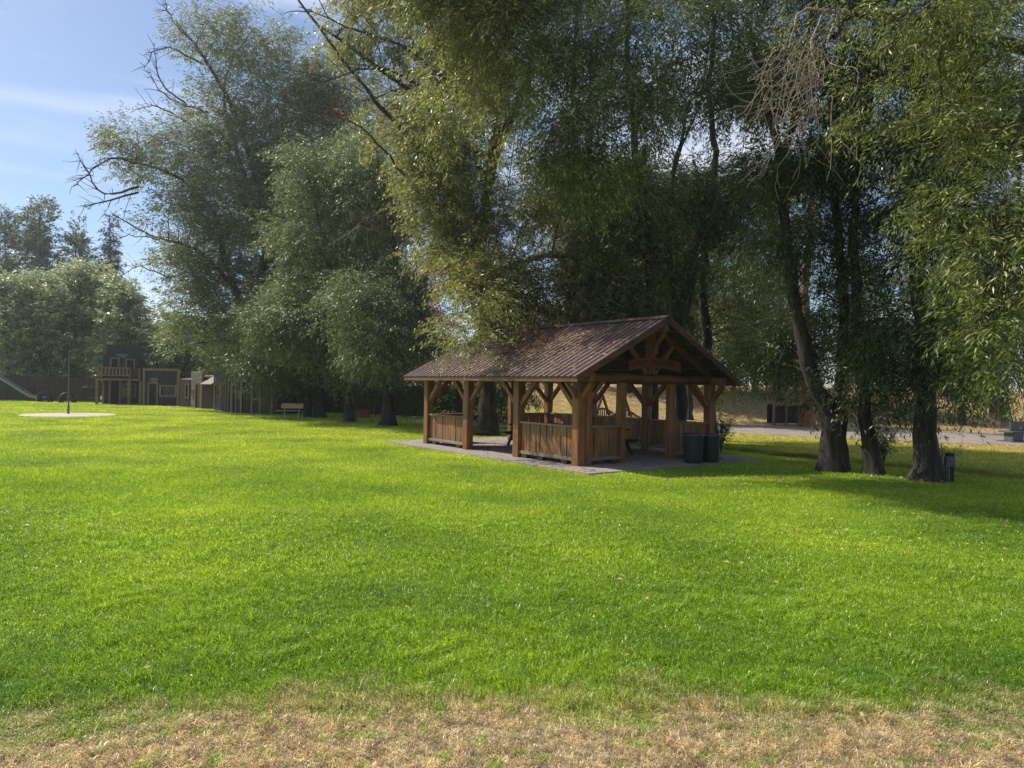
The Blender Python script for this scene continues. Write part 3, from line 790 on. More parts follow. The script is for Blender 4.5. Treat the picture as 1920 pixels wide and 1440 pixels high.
M['leaf_willow'] = leaf_mat('leaf_willow', [(.025, .045, .014), (.055, .090, .024), (.11, .145, .045), (.34, .38, .16)], (.32, .37, .06), .34, .42)  # palest tone here and in the warm leaves paints in sun glints
M['leaf_warm'] = leaf_mat('leaf_warm', [(.035, .055, .018), (.085, .12, .030), (.20, .23, .07), (.58, .54, .26)], (.50, .52, .10), .42, .40, odd=(.28, .13, .04), oddlim=.012)
M['leaf_dark'] = leaf_mat('leaf_dark', [(.020, .040, .015), (.038, .068, .022), (.080, .12, .034)], (.22, .29, .05), .32, .46)
M['leaf_blue'] = leaf_mat('leaf_blue', [(.034, .050, .030), (.072, .098, .054), (.130, .160, .088), (.34, .37, .23)], (.32, .42, .11), .36, .44)
M['leaf_grey'] = leaf_mat('leaf_grey', [(.048, .062, .028), (.098, .122, .052), (.17, .195, .085), (.38, .40, .22)], (.40, .47, .17), .34, .46)
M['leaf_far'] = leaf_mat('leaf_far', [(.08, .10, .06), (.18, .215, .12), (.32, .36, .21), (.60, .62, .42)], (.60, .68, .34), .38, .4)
M['leaf_right'] = leaf_mat('leaf_right', [(.022, .046, .012), (.06, .10, .022), (.15, .20, .045), (.48, .52, .18)], (.50, .56, .08), .38, .38)  # pale last tone over dark ones: sun highlights put into leaf colour
M['needle'] = leaf_mat('needle', [(.020, .034, .020), (.034, .052, .028)], (.06, .09, .04), .15, .5)

W_ = 'tall willows around the lawn'
# --- A: big left tree over the playhouses
ZA = 50
b0 = G(486, 765)
tree('willow_tree', 'tallest grey green willow leaning over the row of playhouses, its bare twigs reaching left', 'tree', b0,
     [([b0, P(478, 600, ZA), P(500, 430, ZA), P(450, 240, ZA), P(390, 120, ZA), P(330, 40, ZA)], .42, .06),
      ([P(478, 620, ZA), P(425, 500, ZA - 2), P(400, 400, ZA - 2), P(330, 330, ZA - 3), P(230, 300, ZA - 4)], .30, .05),
      ([P(490, 560, ZA), P(540, 400, ZA + 2), P(560, 250, ZA + 2), P(590, 150, ZA + 2)], .32, .05),
      ([P(440, 540, ZA - 1), P(370, 470, ZA - 2), P(280, 440, ZA - 3), P(210, 400, ZA - 3)], .18, .03),
      ([P(490, 420, ZA), P(420, 180, ZA + 1), P(470, 60, ZA + 1)], .2, .04)],
     [LB(400, 75, ZA, 65, 55, .55), LB(480, 120, ZA, 70, 75, .6), LB(545, 190, ZA, 65, 75, .8), LB(610, 160, ZA + 2, 45, 60, .9), LB(650, 240, ZA + 2, 50, 80, .9), LB(650, 350, ZA + 1, 50, 80, 1.0), LB(690, 330, ZA + 2, 40, 70, .8), LB(600, 250, ZA + 2, 60, 100, .9),
      LB(430, 200, ZA, 85, 75, .7), LB(265, 290, ZA - 3, 75, 50, .7), LB(370, 300, ZA - 2, 95, 70, .7), LB(500, 330, ZA, 100, 110, 1.1), LB(590, 420, ZA, 70, 130, 1.1),
      LB(335, 400, ZA - 3, 75, 50, .65), LB(420, 430, ZA - 1, 110, 100), LB(520, 520, ZA, 90, 110, 1.1), LB(345, 500, ZA - 2, 60, 55, .5),
      LB(400, 590, ZA - 2, 85, 75), LB(480, 650, ZA - 3, 110, 70), LB(365, 630, ZA - 1, 55, 38, .9), LB(560, 660, ZA - 3, 90, 80)],
     'leaf_grey', 'bark_dark', 11, W_, .20, .060, 22, 1.1, .08, 1.25, 1.45, False, 12, .7, upright=.55,
     bare=[([P(250, 300, ZA - 3), P(200, 300, ZA - 4), P(160, 330, ZA - 4), P(138, 350, ZA - 5)], .09), ([P(260, 350, ZA - 3), P(200, 365, ZA - 4), P(165, 325, ZA - 4), P(140, 280, ZA - 4)], .09),
           ([P(260, 360, ZA - 3), P(190, 380, ZA - 4), P(150, 385, ZA - 4)], .08), ([P(350, 70, ZA), P(320, 30, ZA), P(310, 5, ZA)], .08),
           ([P(380, 120, ZA), P(320, 90, ZA), P(285, 100, ZA), P(270, 130, ZA)], .08), ([P(390, 210, ZA), P(310, 180, ZA), P(280, 130, ZA)], .08),
           ([P(380, 250, ZA), P(300, 200, ZA), P(262, 205, ZA)], .08), ([P(350, 200, ZA), P(300, 150, ZA), P(290, 80, ZA)], .08),
           ([P(300, 450, ZA - 3), P(240, 440, ZA - 3), P(215, 455, ZA - 4)], .04), ([P(320, 520, ZA - 3), P(260, 500, ZA - 3), P(225, 520, ZA - 3)], .05)])
# --- B: mid-left trees by the bench
b0 = G(655, 791); ZB = b0.y
tree('willow_tree', 'dense blue green willow right behind the park bench', 'tree', b0,
     [([b0, P(650, 700, ZB), P(630, 560, ZB), P(600, 420, ZB), P(570, 290, ZB)], .28, .06), ([P(648, 650, ZB), P(700, 500, ZB), P(720, 350, ZB + 1)], .22, .05)],
     [LB(590, 330, ZB, 70, 70, .8), LB(570, 440, ZB, 75, 75), LB(660, 420, ZB, 80, 90), LB(620, 540, ZB, 100, 90, 1.1), LB(560, 620, ZB, 80, 80), LB(640, 660, ZB, 90, 65), LB(660, 300, ZB + 1, 60, 70, .8)],
     'leaf_blue', 'bark_dark', 12, W_, .17, .042, 24, .95, .3, 1.05, 1.15, False, 12, .6)
b0 = G(727, 798); ZB = b0.y
tree('willow_tree', 'green willow just left of the pavilion with low hanging boughs over a thick trunk', 'tree', b0,
     [([b0, P(728, 690, ZB), P(745, 560, ZB), P(730, 400, ZB), P(700, 260, ZB)], .34, .06), ([P(730, 700, ZB), P(690, 600, ZB - 1), P(660, 520, ZB - 2)], .2, .04)],
     [LB(690, 560, ZB - 2, 85, 75, 1.1), LB(700, 655, ZB - 2, 75, 60, 1.1), LB(760, 640, ZB, 75, 70), LB(780, 540, ZB + 1, 80, 90), LB(740, 430, ZB, 90, 90), LB(700, 310, ZB, 70, 80, .8), LB(810, 640, ZB, 50, 60)],
     'leaf_blue', 'bark_dark', 13, W_, .16, .038, 24, .9, .4, 1.0, 1.15, False, 12, .6)
b0 = G(597, 783); ZB = b0.y
tree('willow_tree', 'shadowed willow with twin trunks between the bench and the board fence', 'tree', b0,
     [([b0, P(600, 690, ZB), P(610, 560, ZB), P(620, 430, ZB)], .34, .06), ([G(580, 782), P(575, 700, ZB), P(550, 600, ZB), P(530, 500, ZB)], .26, .05)],
     [LB(560, 590, ZB, 80, 80), LB(600, 680, ZB, 90, 50), LB(520, 690, ZB, 70, 45), LB(680, 690, ZB + 1, 70, 50), LB(620, 480, ZB, 80, 80), LB(530, 610, ZB - 5, 75, 50), LB(625, 575, ZB - 6, 75, 60), LB(500, 690, ZB - 2, 50, 28)],
     'leaf_dark', 'bark_dark', 14, W_, .16, .038, 22, .95, .45, 1.1, 1.0, False, 12, .6)
# --- C: central willow behind the pavilion, boughs over the roof
b0 = G(912, 816); ZC = b0.y
TC = tree('willow_tree', 'largest sunlit yellow green willow whose bough drapes over the pavilion roof', 'tree', b0,
     [([b0, P(915, 650, ZC), P(900, 480, ZC), P(930, 250, ZC), P(935, 120, ZC), P(970, -60, ZC)], .42, .10),
      ([P(905, 500, ZC), P(870, 330, ZC - 1), P(800, 200, ZC - 2), P(700, 120, ZC - 3), P(600, 50, ZC - 3)], .22, .04),
      ([P(880, 380, ZC - 1), P(760, 250, ZC - 2), P(690, 170, ZC - 3), P(560, 0, ZC - 3)], .16, .04),
      ([P(925, 300, ZC), P(1010, 100, ZC), P(1040, -80, ZC)], .24, .06),
      ([P(910, 560, ZC), P(960, 560, ZC - 3), P(930, 600, ZC - 6), P(880, 650, ZC - 8)], .16, .03),
      ([P(912, 520, ZC), P(1020, 480, ZC - 2), P(1100, 500, ZC - 3)], .18, .04),
      ([P(905, 480, ZC), P(820, 430, ZC - 2), P(760, 380, ZC - 3)], .16, .03)],
     [LB(630, 60, ZC - 3, 50, 50, .3), LB(720, 90, ZC - 3, 80, 75, .55), LB(740, 200, ZC - 2, 65, 80, .7), LB(830, 130, ZC, 110, 110, .75), LB(780, 320, ZC - 2, 70, 85, 1.1), LB(860, 300, ZC - 1, 100, 100),
      LB(950, 60, 18.5, 95, 85, .7), LB(990, 200, 18.8, 85, 85, .7), LB(980, 130, ZC, 90, 110, .5), LB(830, 430, ZC - 3, 75, 75, 1.15), LB(930, 420, ZC - 2, 110, 90), LB(1040, 380, ZC, 90, 90, .9),
      LB(890, 520, ZC - 5, 55, 50, 1.2), LB(960, 530, ZC - 4, 90, 60, 1.1), LB(1060, 510, ZC - 3, 80, 60), LB(1000, 590, ZC - 2, 110, 45, 1.1), LB(1130, 580, ZC - 1, 90, 55),
      LB(890, 575, ZC - 7.6, 28, 32, 1.5, .6), LB(872, 615, ZC - 8.4, 20, 20, 1.6, .4), LB(935, 602, ZC - 7.0, 42, 14, 1.4, .5), LB(885, 655, ZC - 8.9, 17, 12, 1.3, .3), LB(1000, 612, ZC - 6.2, 40, 8, 1.2, .4),
      LB(880, 20, 19, 80, 80, .8), LB(880, 140, 20, 80, 70, .8), LB(820, 230, 22.5, 70, 60, .8),
      LB(800, -60, ZC - 1, 140, 90), LB(960, -90, ZC, 140, 90), LB(700, -30, ZC - 2, 80, 60, .7)],
     'leaf_warm', 'bark_dark', 21, W_, .145, .038, 24, .8, .38, .95, 1.1, True, 12, .6,
     bare=[([P(870, 190, ZC - 2), P(780, 100, ZC - 3), P(670, 60, ZC - 4), P(560, 12, ZC - 4)], .085), ([P(860, 240, ZC - 3), P(770, 150, ZC - 4), P(690, 130, ZC - 5), P(610, 150, ZC - 5)], .075),
           ([P(880, 170, ZC - 3), P(820, 70, ZC - 4), P(760, 10, ZC - 4), P(720, -60, ZC - 4)], .08), ([P(900, 150, ZC - 4), P(870, 60, ZC - 5), P(850, -20, ZC - 5)], .07),
           ([P(850, 290, ZC - 4), P(800, 200, ZC - 5), P(745, 170, ZC - 5.5), P(680, 190, ZC - 5.5)], .06), ([P(760, 330, ZC - 3), P(700, 260, ZC - 4), P(640, 215, ZC - 4), P(585, 225, ZC - 4)], .05)])
def withered(parent, spots, seed=3):
    r = np.random.default_rng(seed); tm = spray_templates(4, 16, .13, .045, .5, .5, 77); Vs = []
    for px, py, d, sp, n in spots:
        c0 = np.array(P(px, py, d)); p = c0 + r.normal(0, sp, (n, 3)); Rm = rot_from(r.normal(size=(n, 3)), r)
        for k in range(n): Vs.append(tm[k % 4] @ Rm[k].T + p[k])
    V = np.concatenate(Vs) - np.array(parent.location); i = np.arange(len(V) // 4) * 4
    link('withered_leaves', np_mesh('withered_leaves', V, np.stack([i, i + 1, i + 2, i + 3], -1)), leaf_mat('leaf_withered', [(.16, .06, .03), (.34, .14, .06), (.50, .26, .12)], (.5, .22, .08), .3, .6), parent)
withered(TC, [(832, 500, ZC - 4.2, .22, 14), (828, 545, ZC - 4.6, .20, 16), (870, 530, ZC - 6.3, .30, 18), (838, 585, ZC - 5.2, .18, 12), (1000, 640, ZC - 7.6, .35, 16), (640, 150, ZC - 3, .5, 5), (660, 215, ZC - 2.5, .35, 3)])
TD = 1.25
# --- D: willows behind the right half of the pavilion
b0 = Vector((5.25, 26.2, 0)); ZD = 26.2
tree('willow_tree', 'dark upright willow standing right behind the middle of the pavilion', 'tree', b0,
     [([b0, P(1222, 600, ZD), P(1210, 420, ZD), P(1190, 250, ZD), P(1175, 60, ZD), P(1180, -120, ZD)], .27, .07),
      ([P(1215, 480, ZD), P(1090, 300, ZD), P(1075, 180, ZD), P(1085, -40, ZD)], .2, .05)],
     [LB(1090, 80, 18, 90, 100, .55), LB(1190, 60, 17, 60, 90, .4), LB(1070, 260, 18.5, 75, 75, .6), LB(1170, 240, 17.2, 70, 75, .55), LB(1200, 180, ZD, 80, 90, .5), LB(1080, 150, ZD, 90, 110, .5), LB(1130, 400, ZD, 100, 90, .95), LB(1220, 400, ZD, 70, 80, .8),
      LB(1170, 520, ZD, 100, 70, 1.05), LB(1100, 600, ZD, 90, 40), LB(1130, -80, ZD, 130, 90, .9),
      LB(1000, -25, 18.6, 90, 60, .9), LB(1130, 330, 18.3, 65, 55, .6), LB(1040, 330, 19, 65, 55, .7),
      LB(900, -110, 17.2, 110, 60, 1.1), LB(820, -60, 18.5, 90, 70, 1.1), LB(1000, -80, 18.7, 90, 60, 1.2), LB(890, -70, 19.6, 90, 60, 1.2), LB(815, -85, 20.3, 80, 60, 1.2), LB(945, -60, 21.7, 80, 50, 1.2), LB(1060, -90, 20, 80, 60, 1.1)],  # unseen crown lobes above the view, added to shade the lawn at right
     'leaf_willow', 'bark_dark', 22, W_, .14, .034, 22, .75, .3, .85, 1.05, True, 12, .45)
b0 = Vector((6.75, 27.6, 0)); ZD = 27.6
tree('willow_tree', 'dark willow with a right leaning limb rising beyond the right gable end of the pavilion', 'tree', b0,
     [([b0, P(1275, 640, ZD), P(1300, 480, ZD), P(1340, 330, ZD), P(1330, 160, ZD), P(1350, -40, ZD)], .27, .07),
      ([P(1280, 600, ZD), P(1330, 430, ZD + 1), P(1400, 340, ZD + 1)], .2, .05),
      ([P(1275, 620, ZD), P(1250, 420, ZD), P(1290, 200, ZD)], .2, .05)],
     [LB(1310, 60, 17.2, 70, 85, .45), LB(1280, 200, ZD, 55, 80, .4), LB(1350, 200, 17.5, 65, 75, .5), LB(1380, 150, ZD, 80, 90, .5), LB(1290, 360, ZD, 75, 80, .8), LB(1380, 360, ZD, 80, 70, .9), LB(1260, 510, ZD, 65, 60, .75),
      LB(1220, 600, ZD, 70, 35, .9), LB(1330, -80, ZD, 110, 90, .9)],
     'leaf_dark', 'bark_dark', 23, W_, .14, .034, 22, .75, .3, .9, 1.0, True, 12, .45)
b0 = G(870, 800); ZD = b0.y
tree('thicket', 'dark leafy thicket closing the view behind the left half of the pavilion', 'bush', b0,
     [([b0, P(868, 760, ZD), P(850, 700, ZD)], .07, .02), ([b0, P(905, 765, ZD), P(940, 700, ZD)], .07, .02)],
     [LB(820, 745, ZD + 1, 45, 38, 1.1), LB(880, 745, ZD, 50, 42, 1.1), LB(945, 742, ZD - .5, 45, 42, 1.1), LB(985, 725, ZD + 1, 30, 20, .8)],
     'leaf_dark', 'bark_dark', 25, None, .14, .036, 22, .8, .5, .9, 1.0, False, 12, .5)
b0 = Vector((8.1, 28.6, 0)); ZD = 28.6
tree('willow_tree', 'slim forked willow between the pavilion and the V shaped trunk', 'tree', b0,
     [([b0, P(1325, 640, ZD), P(1318, 480, ZD), P(1360, 380, ZD), P(1390, 340, ZD)], .26, .07), ([P(1322, 500, ZD), P(1320, 380, ZD), P(1300, 300, ZD)], .15, .05)],
     [LB(1400, 420, ZD, 75, 70, .9), LB(1340, 560, ZD, 40, 50, .5), LB(1400, 640, ZD, 70, 40, .8), LB(1440, 530, ZD, 70, 60, .8), LB(1370, 690, ZD, 45, 18, .8)],
     'leaf_willow', 'bark_dark', 24, W_, .14, .034, 24, .8, .5, .9, 1.0, True, 12, .45)
# --- T: three foreground willows at the right
b0 = G(1558, 883); ZT = b0.y
tree('willow_tree', 'willow whose thick trunk forks into a V, leftmost of three dark trunks at right', 'tree', b0,
     [([b0, P(1556, 780, ZT), P(1518, 690, ZT), P(1490, 560, ZT), P(1470, 400, ZT), P(1450, 220, ZT), P(1400, 40, ZT)], .29, .08),
      ([G(1572, 882), P(1574, 780, ZT), P(1582, 640, ZT), P(1580, 500, ZT), P(1560, 300, ZT), P(1580, 60, ZT)], .21, .07),
      ([P(1460, 320, ZT), P(1500, 180, ZT + 1), P(1520, 20, ZT + 1)], .12, .05)],
     [LB(1440, 120, ZT, 80, 110, .7), LB(1530, 150, ZT, 80, 100, .8), LB(1430, 300, ZT, 60, 60, .6), LB(1520, 330, ZT, 85, 80, .95), LB(1450, 450, ZT, 60, 60, .75), LB(1540, 460, ZT, 80, 60, .95),
      LB(1500, 600, ZT + 1, 70, 60, .95), LB(1430, 650, ZT + 2, 60, 40, .8), LB(1570, 640, ZT + 1, 45, 35, .5), LB(1455, 690, ZT + 2, 45, 20, .7), LB(1590, 730, ZT + 1, 25, 35, .8), LB(1460, -80, ZT, 130, 90, .9), LB(1580, -60, ZT, 100, 90, .9)],
     'leaf_dark', 'bark_dark', 31, W_, .13, .028, 24, .75, .5, .75, 1.05, True, 12, .5)
b0 = G(1638, 889); ZT = b0.y
tree('willow_tree', 'middle one of the three dark willow trunks at right, beside the sapling', 'tree', b0,
     [([b0, P(1622, 780, ZT), P(1612, 640, ZT), P(1600, 480, ZT), P(1610, 300, ZT), P(1640, 100, ZT)], .21, .07)],
     [LB(1620, 250, ZT, 75, 90, .95), LB(1640, 400, ZT, 70, 60, .9), LB(1610, 500, ZT, 60, 45, .55), LB(1590, 720, ZT - .5, 22, 20, .5), LB(1660, 600, ZT, 50, 60, .85), LB(1640, 690, ZT, 60, 45, 1.2), LB(1650, 745, ZT + .5, 35, 28, 1.1), LB(1650, 90, ZT, 80, 90, .9), LB(1680, -60, ZT, 100, 80, .9)],
     'leaf_dark', 'bark_dark', 32, W_, .13, .028, 24, .75, .5, .75, 1.05, True, 12, .5)
b0 = G(1738, 901); ZT = b0.y
tree('willow_tree', 'broadest of the three dark willow trunks at right, behind the electric box post', 'tree', b0,
     [([b0, P(1733, 790, ZT), P(1730, 650, ZT), P(1720, 480, ZT), P(1740, 300, ZT), P(1720, 80, ZT)], .31, .09),
      ([P(1730, 640, ZT), P(1790, 480, ZT), P(1830, 300, ZT)], .16, .05)],
     [LB(1700, 650, ZT - .5, 70, 65, 1.2), LB(1770, 620, ZT, 70, 70, 1.1), LB(1720, 740, ZT - .5, 55, 28, 1.0), LB(1760, 480, ZT, 85, 70, 1.1), LB(1730, 350, ZT, 80, 75, 1.0), LB(1780, 220, ZT, 90, 90, 1.1), LB(1860, 400, ZT, 90, 100, 1.1),
      LB(1850, 560, ZT + 1, 80, 90, 1.1), LB(1760, 60, ZT, 100, 100), LB(1880, 200, ZT, 90, 110), LB(1850, 690, ZT + 3, 60, 35, .8), LB(1800, 715, ZT + 1, 45, 32, .8), LB(1840, -60, ZT, 120, 80)],
     'leaf_dark', 'bark_dark', 33, W_, .13, .028, 24, .75, .5, .75, 1.1, True, 12, .5)
TD = 1.15
# --- F: near tree entering from the right edge
b0 = Vector((13.2, 11.6, 0))
tree('willow_tree', 'nearest willow, bright long leaves hanging in from the right edge of the picture', 'tree', b0,
     [([b0, Vector((13.0, 11.7, 3)), Vector((12.2, 12, 6)), Vector((11.4, 12.2, 8.5)), Vector((11, 12.4, 12))], .42, .12),
      ([Vector((12.3, 12, 5.8)), P(1960, 260, 12.6), P(1860, 235, 12.8), P(1760, 215, 13)], .2, .05),
      ([Vector((11.9, 12, 7)), P(1800, 60, 12.8), P(1680, 30, 13), P(1600, 30, 13.2), P(1560, 70, 13.2)], .15, .04),
      ([Vector((12.8, 11.9, 4.4)), P(1960, 500, 11.8), P(1880, 560, 11.6)], .12, .03)],
     [LB(1700, 40, 12.8, 90, 60, .9), LB(1830, 90, 12.5, 80, 80, 1), LB(1560, 20, 13, 60, 40, .7), LB(1890, 250, 12, 60, 70, .9), LB(1760, 270, 12.6, 60, 60, .9), LB(1650, 190, 13, 60, 50, .6),
      LB(1840, 400, 11.8, 65, 60, 1.1), LB(1900, 520, 11.4, 60, 60, 1.2), LB(1800, 470, 12, 50, 45, .9), LB(1890, 630, 11.3, 60, 50, 1.2), LB(1830, 600, 11.8, 45, 45, .9), LB(1905, 700, 11.3, 30, 28, 1.1),
      ((12.6, 12.5, 9.5), (2.4, 2.4, 2.4), 1), ((13.8, 11.5, 7), (2.2, 2.4, 2.5), 1), ((14, 11.5, 4.5), (1.8, 2, 1.8), 1)],
     'leaf_right', 'bark', 41, W_, .115, .022, 26, .7, .35, .55, .85, True, 11, .6)

TD = 1.0
# --- far left background trees
FG = 'trees beyond the board fence'
def far_tree(px, top, bot, depth, wpx, seed, label, leaf='leaf_far', dens=1.0, cat='tree', name='poplar_tree', ll=.34, up=.35, group=FG):
    b0 = P(px, bot, depth); b0.z = float(ground_h(b0.x, b0.y)); k = depth / FPX
    r = random.Random(seed); H = (bot - top)
    lobes = []
    for i in range(13):
        f = i / 12; y = top + 18 + f * (H - 40); wd = wpx * (.28 + .65 * math.sin(min(1, f * 1.15 + .12) * math.pi * .62)) * r.uniform(.75, 1.1)
        lobes.append(LB(px + r.uniform(-.3, .3) * wpx, y, depth + r.uniform(-1, 1), wd * .8, H / 11 * 1.2, r.uniform(.5, 1.15)))
    lobes += [LB(px + r.uniform(-.9, .9) * wpx, top + r.uniform(.02, .6) * H, depth + r.uniform(-2, 2), wpx * .22, H * .045, .8) for _ in range(10)]
    return tree(name, label, cat, b0, [([b0, P(px, bot - H * .5, depth), P(px + r.uniform(-5, 5), top + 12, depth)], .22, .05),
                ([P(px, bot - H * .3, depth), P(px - wpx * .4, bot - H * .7, depth)], .1, .04), ([P(px, bot - H * .35, depth), P(px + wpx * .4, bot - H * .75, depth)], .1, .04)],
                lobes, leaf, 'bark_dark', seed, group, ll, ll * .42, 14, 1.0, .1, 1.05, dens * 1.15, False, 9, .7, upright=up)
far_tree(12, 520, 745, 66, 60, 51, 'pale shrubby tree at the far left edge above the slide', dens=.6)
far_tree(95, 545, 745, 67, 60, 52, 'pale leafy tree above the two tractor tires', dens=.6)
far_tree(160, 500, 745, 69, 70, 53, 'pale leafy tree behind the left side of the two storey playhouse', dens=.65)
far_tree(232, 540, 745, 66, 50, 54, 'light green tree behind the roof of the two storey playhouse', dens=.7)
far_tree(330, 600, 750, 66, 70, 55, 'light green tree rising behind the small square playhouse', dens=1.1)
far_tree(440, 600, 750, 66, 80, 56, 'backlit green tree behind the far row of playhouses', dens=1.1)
far_tree(75, 372, 740, 92, 40, 57, 'tall dark cottonwood on the left skyline', 'leaf_dark', .8, ll=.30, up=1.1)
far_tree(12, 405, 740, 95, 34, 58, 'dark cottonwood cut by the left edge of the picture', 'leaf_dark', .8, ll=.30, up=1.1)
far_tree(140, 425, 740, 95, 34, 59, 'shorter dark cottonwood between the tall one and the pine', 'leaf_dark', .85, ll=.30, up=1.1)
# conical pine
def pine(px, top, bot, depth, wpx, seed, label):
    b0 = P(px, bot, depth); b0.z = 0; lobes = []; r = random.Random(seed)
    for i in range(13):
        f = i / 12; y = top + 8 + f * (bot - top) * .8
        lobes.append(LB(px + r.uniform(-.22, .22) * wpx * f, y, depth, wpx * (.06 + .58 * f) * r.uniform(.75, 1.1), 11, 1.0))
    tree('pine_tree', label, 'tree', b0, [([b0, P(px, (top + bot) / 2, depth), P(px, top, depth)], .3, .04)], lobes, 'needle', 'bark_dark', seed, FG, .34, .10, 16, .8, .25, .7, 1.5, False, 8, 1.0)
pine(206, 402, 700, 98, 56, 60, 'dark conical pine on the left skyline')
# --- right background trees on the bank
BG_ = 'trees on the dry bank'
def bank_tree(px, by, depth, wpx, top, seed, label, r0=.16, barkm='bark_orange', leaf='leaf_willow', lob=None, dens=.8):
    b0 = P(px, by, depth); b0.z = float(ground_h(b0.x, b0.y))
    lobes = lob or [LB(px + dx * wpx, top + dy, depth + dz, wpx * .55, 34, .8) for dx, dy, dz in ((0, 20, 0), (-.5, 60, 1), (.5, 55, -1), (0, 90, 0), (-.35, 115, 0), (.4, 112, 0), (.1, -40, 0))]
    tree('bank_tree', label, 'tree', b0, [([b0, P(px + 1, (by + top) / 2, depth), P(px, top - 20, depth)], r0, .05)], lobes, leaf, barkm, seed, BG_, .24, .09, 16, 1.1, .15, 1.2, dens, False, 10, .6)
bank_tree(1376, 742, 57, 60, 540, 71, 'slim tree on the bank nearest the pavilion corner', .17, 'bark')
bank_tree(1415, 742, 57, 70, 560, 72, 'straight brown trunked tree, middle of the bank', .22)
bank_tree(1462, 752, 54, 60, 570, 73, 'dark slim tree left of the board enclosure', .22, 'bark_dark')
b0 = G(1514, 801); Z_ = b0.y
tree('sunlit_tree', 'large tree with sunlit orange bark at the end of the board enclosure', 'tree', b0,
     [([b0, P(1513, 700, Z_), P(1510, 560, Z_), P(1520, 380, Z_)], .37, .16)],
     [LB(1500, 420, Z_, 70, 60, .6), LB(1540, 330, Z_, 80, 60, .8), LB(1480, 650, Z_ + 2, 60, 28, .7), LB(1490, 700, Z_ + 2, 32, 16, .7)], 'leaf_willow', 'bark_orange', 74, BG_, .22, .07, 16, 1.1, .2, 1.2, .9, False, 10)
b0 = G(1876, 803); Z_ = b0.y
tree('broad_tree', 'very broad grey trunk beyond the gravel path near the right edge', 'tree', b0,
     [([b0, P(1874, 720, Z_), P(1880, 560, Z_), P(1890, 400, Z_)], .62, .3)],
     [LB(1850, 560, Z_, 90, 70, .7), LB(1780, 640, Z_ + 3, 80, 50, .7), LB(1900, 450, Z_, 100, 80, .8), LB(1740, 560, Z_ + 3, 70, 60, .6)], 'leaf_willow', 'bark', 75, BG_, .22, .07, 16, 1.1, .2, 1.2, .9, False, 10)
bank_tree(1804, 795, 47, 60, 590, 76, 'slender tree beyond the path between the broad trunk and the dark willows', .22, 'bark')
for _px, _tp, _d, _w, _sd, _lb in ((1095, 300, 58, 90, 171, 'leafy tree added for shade on the bank over the left of the pavilion ridge'), (1180, 290, 56, 100, 172, 'leafy tree added for shade on the bank behind the pavilion ridge'),
        (1265, 330, 57, 90, 173, 'leafy tree added for shade on the bank behind the right gable'), (1213, 370, 44, 85, 175, 'leafy tree added for shade between the footbridge and the gravel path'), (1295, 400, 47, 80, 176, 'leafy tree added for shade beyond the ditch right of the roof peak')):
    far_tree(_px, _tp, 650, _d, _w, _sd, _lb, 'leaf_willow', .8, ll=.26, group=BG_, name='bank_tree')  # trees put in to cast shade on the bank and gravel path
b0 = G(690, 769); ZH = b0.y
tree('thicket', 'dark thicket filling the gap above the board fence behind the willow trunks', 'bush', b0,
     [([b0, P(690, 740, ZH), P(700, 690, ZH)], .1, .03), ([b0, P(650, 745, ZH), P(590, 690, ZH)], .1, .03)],
     [LB(530, 715, ZH, 50, 40), LB(600, 715, ZH + 1, 50, 45), LB(670, 715, ZH, 50, 45), LB(740, 715, ZH + 1, 50, 45), LB(800, 715, ZH + 2, 50, 45), LB(470, 700, ZH + 3, 40, 35)],
     'leaf_dark', 'bark_dark', 26, None, .24, .09, 18, 1.1, .4, 1.2, 1.1, False, 10, .5)
bank_tree(1620, 780, 52, 60, 560, 77, 'shaded tree far behind the middle dark willow', .25, 'bark')

# hanging dead twigs, pale and tangled, under the near willow's bough
def dead_twigs():
    r = np.random.default_rng(5); br = []; base = np.array(P(1560, 60, 13.2))
    for k in range(26):
        s = np.array(P(r.uniform(1470, 1560), r.uniform(40, 120), 13.2 + r.uniform(-.5, .5)))
        L = r.uniform(.9, 2.4); a = r.uniform(-1.0, .35)
        d = np.array((math.sin(a), r.uniform(-.3, .3), -math.cos(a)))
        p1 = s + d * L * .4 + r.normal(0, .15, 3); p2 = s + d * L * .75 + r.normal(0, .28, 3); p3 = s + d * L + r.normal(0, .3, 3)
        br.append((smooth_path([s, p1, p2, p3], 14, r, .02), np.linspace(.010, .0035, 14)))
        for _ in range(3):
            q = p1 * (w := r.uniform(0, 1)) + p2 * (1 - w)
            e = q + r.normal(0, .45, 3) + np.array((-.1, 0, -.25))
            br.append((smooth_path([q, (q + e) / 2 + r.normal(0, .12, 3), e], 8, r, .01), np.linspace(.0055, .003, 8)))
    for (a, b_) in (((1500, 120), (1325, 150)), ((1500, 150), (1345, 240)), ((1490, 200), (1420, 330)), ((1500, 230), (1385, 345)), ((1510, 240), (1400, 352)), ((1560, 180), (1550, 340)), ((1590, 230), (1612, 352))):
        s, e = np.array(P(*a, 13.2)), np.array(P(*b_, 13))
        br.append((smooth_path([s, s * .6 + e * .4 + np.array((0, 0, .22)), s * .25 + e * .75 + np.array((.05, 0, .05)), e], 12, r, .02), np.linspace(.011, .004, 12)))
    # the tangle hangs from the bough above
    for px in (1480, 1520, 1550):
        br.append((smooth_path([np.array(P(px, 90, 13.2)), np.array(P(px + 25, 20, 13.2)), np.array(P(1600, 30, 13.2))], 8, r, .02), np.linspace(.018, .03, 8)))
    V, F = tube_np(br, 5)
    o = link('dead_branch', np_mesh('dead_branch', V - base, F, True), 'pale_twig'); o.location = base
    tag(o, 'pale leafless tangle of dead twigs hanging high in front of the right hand willows', 'dead branch')
dead_twigs()
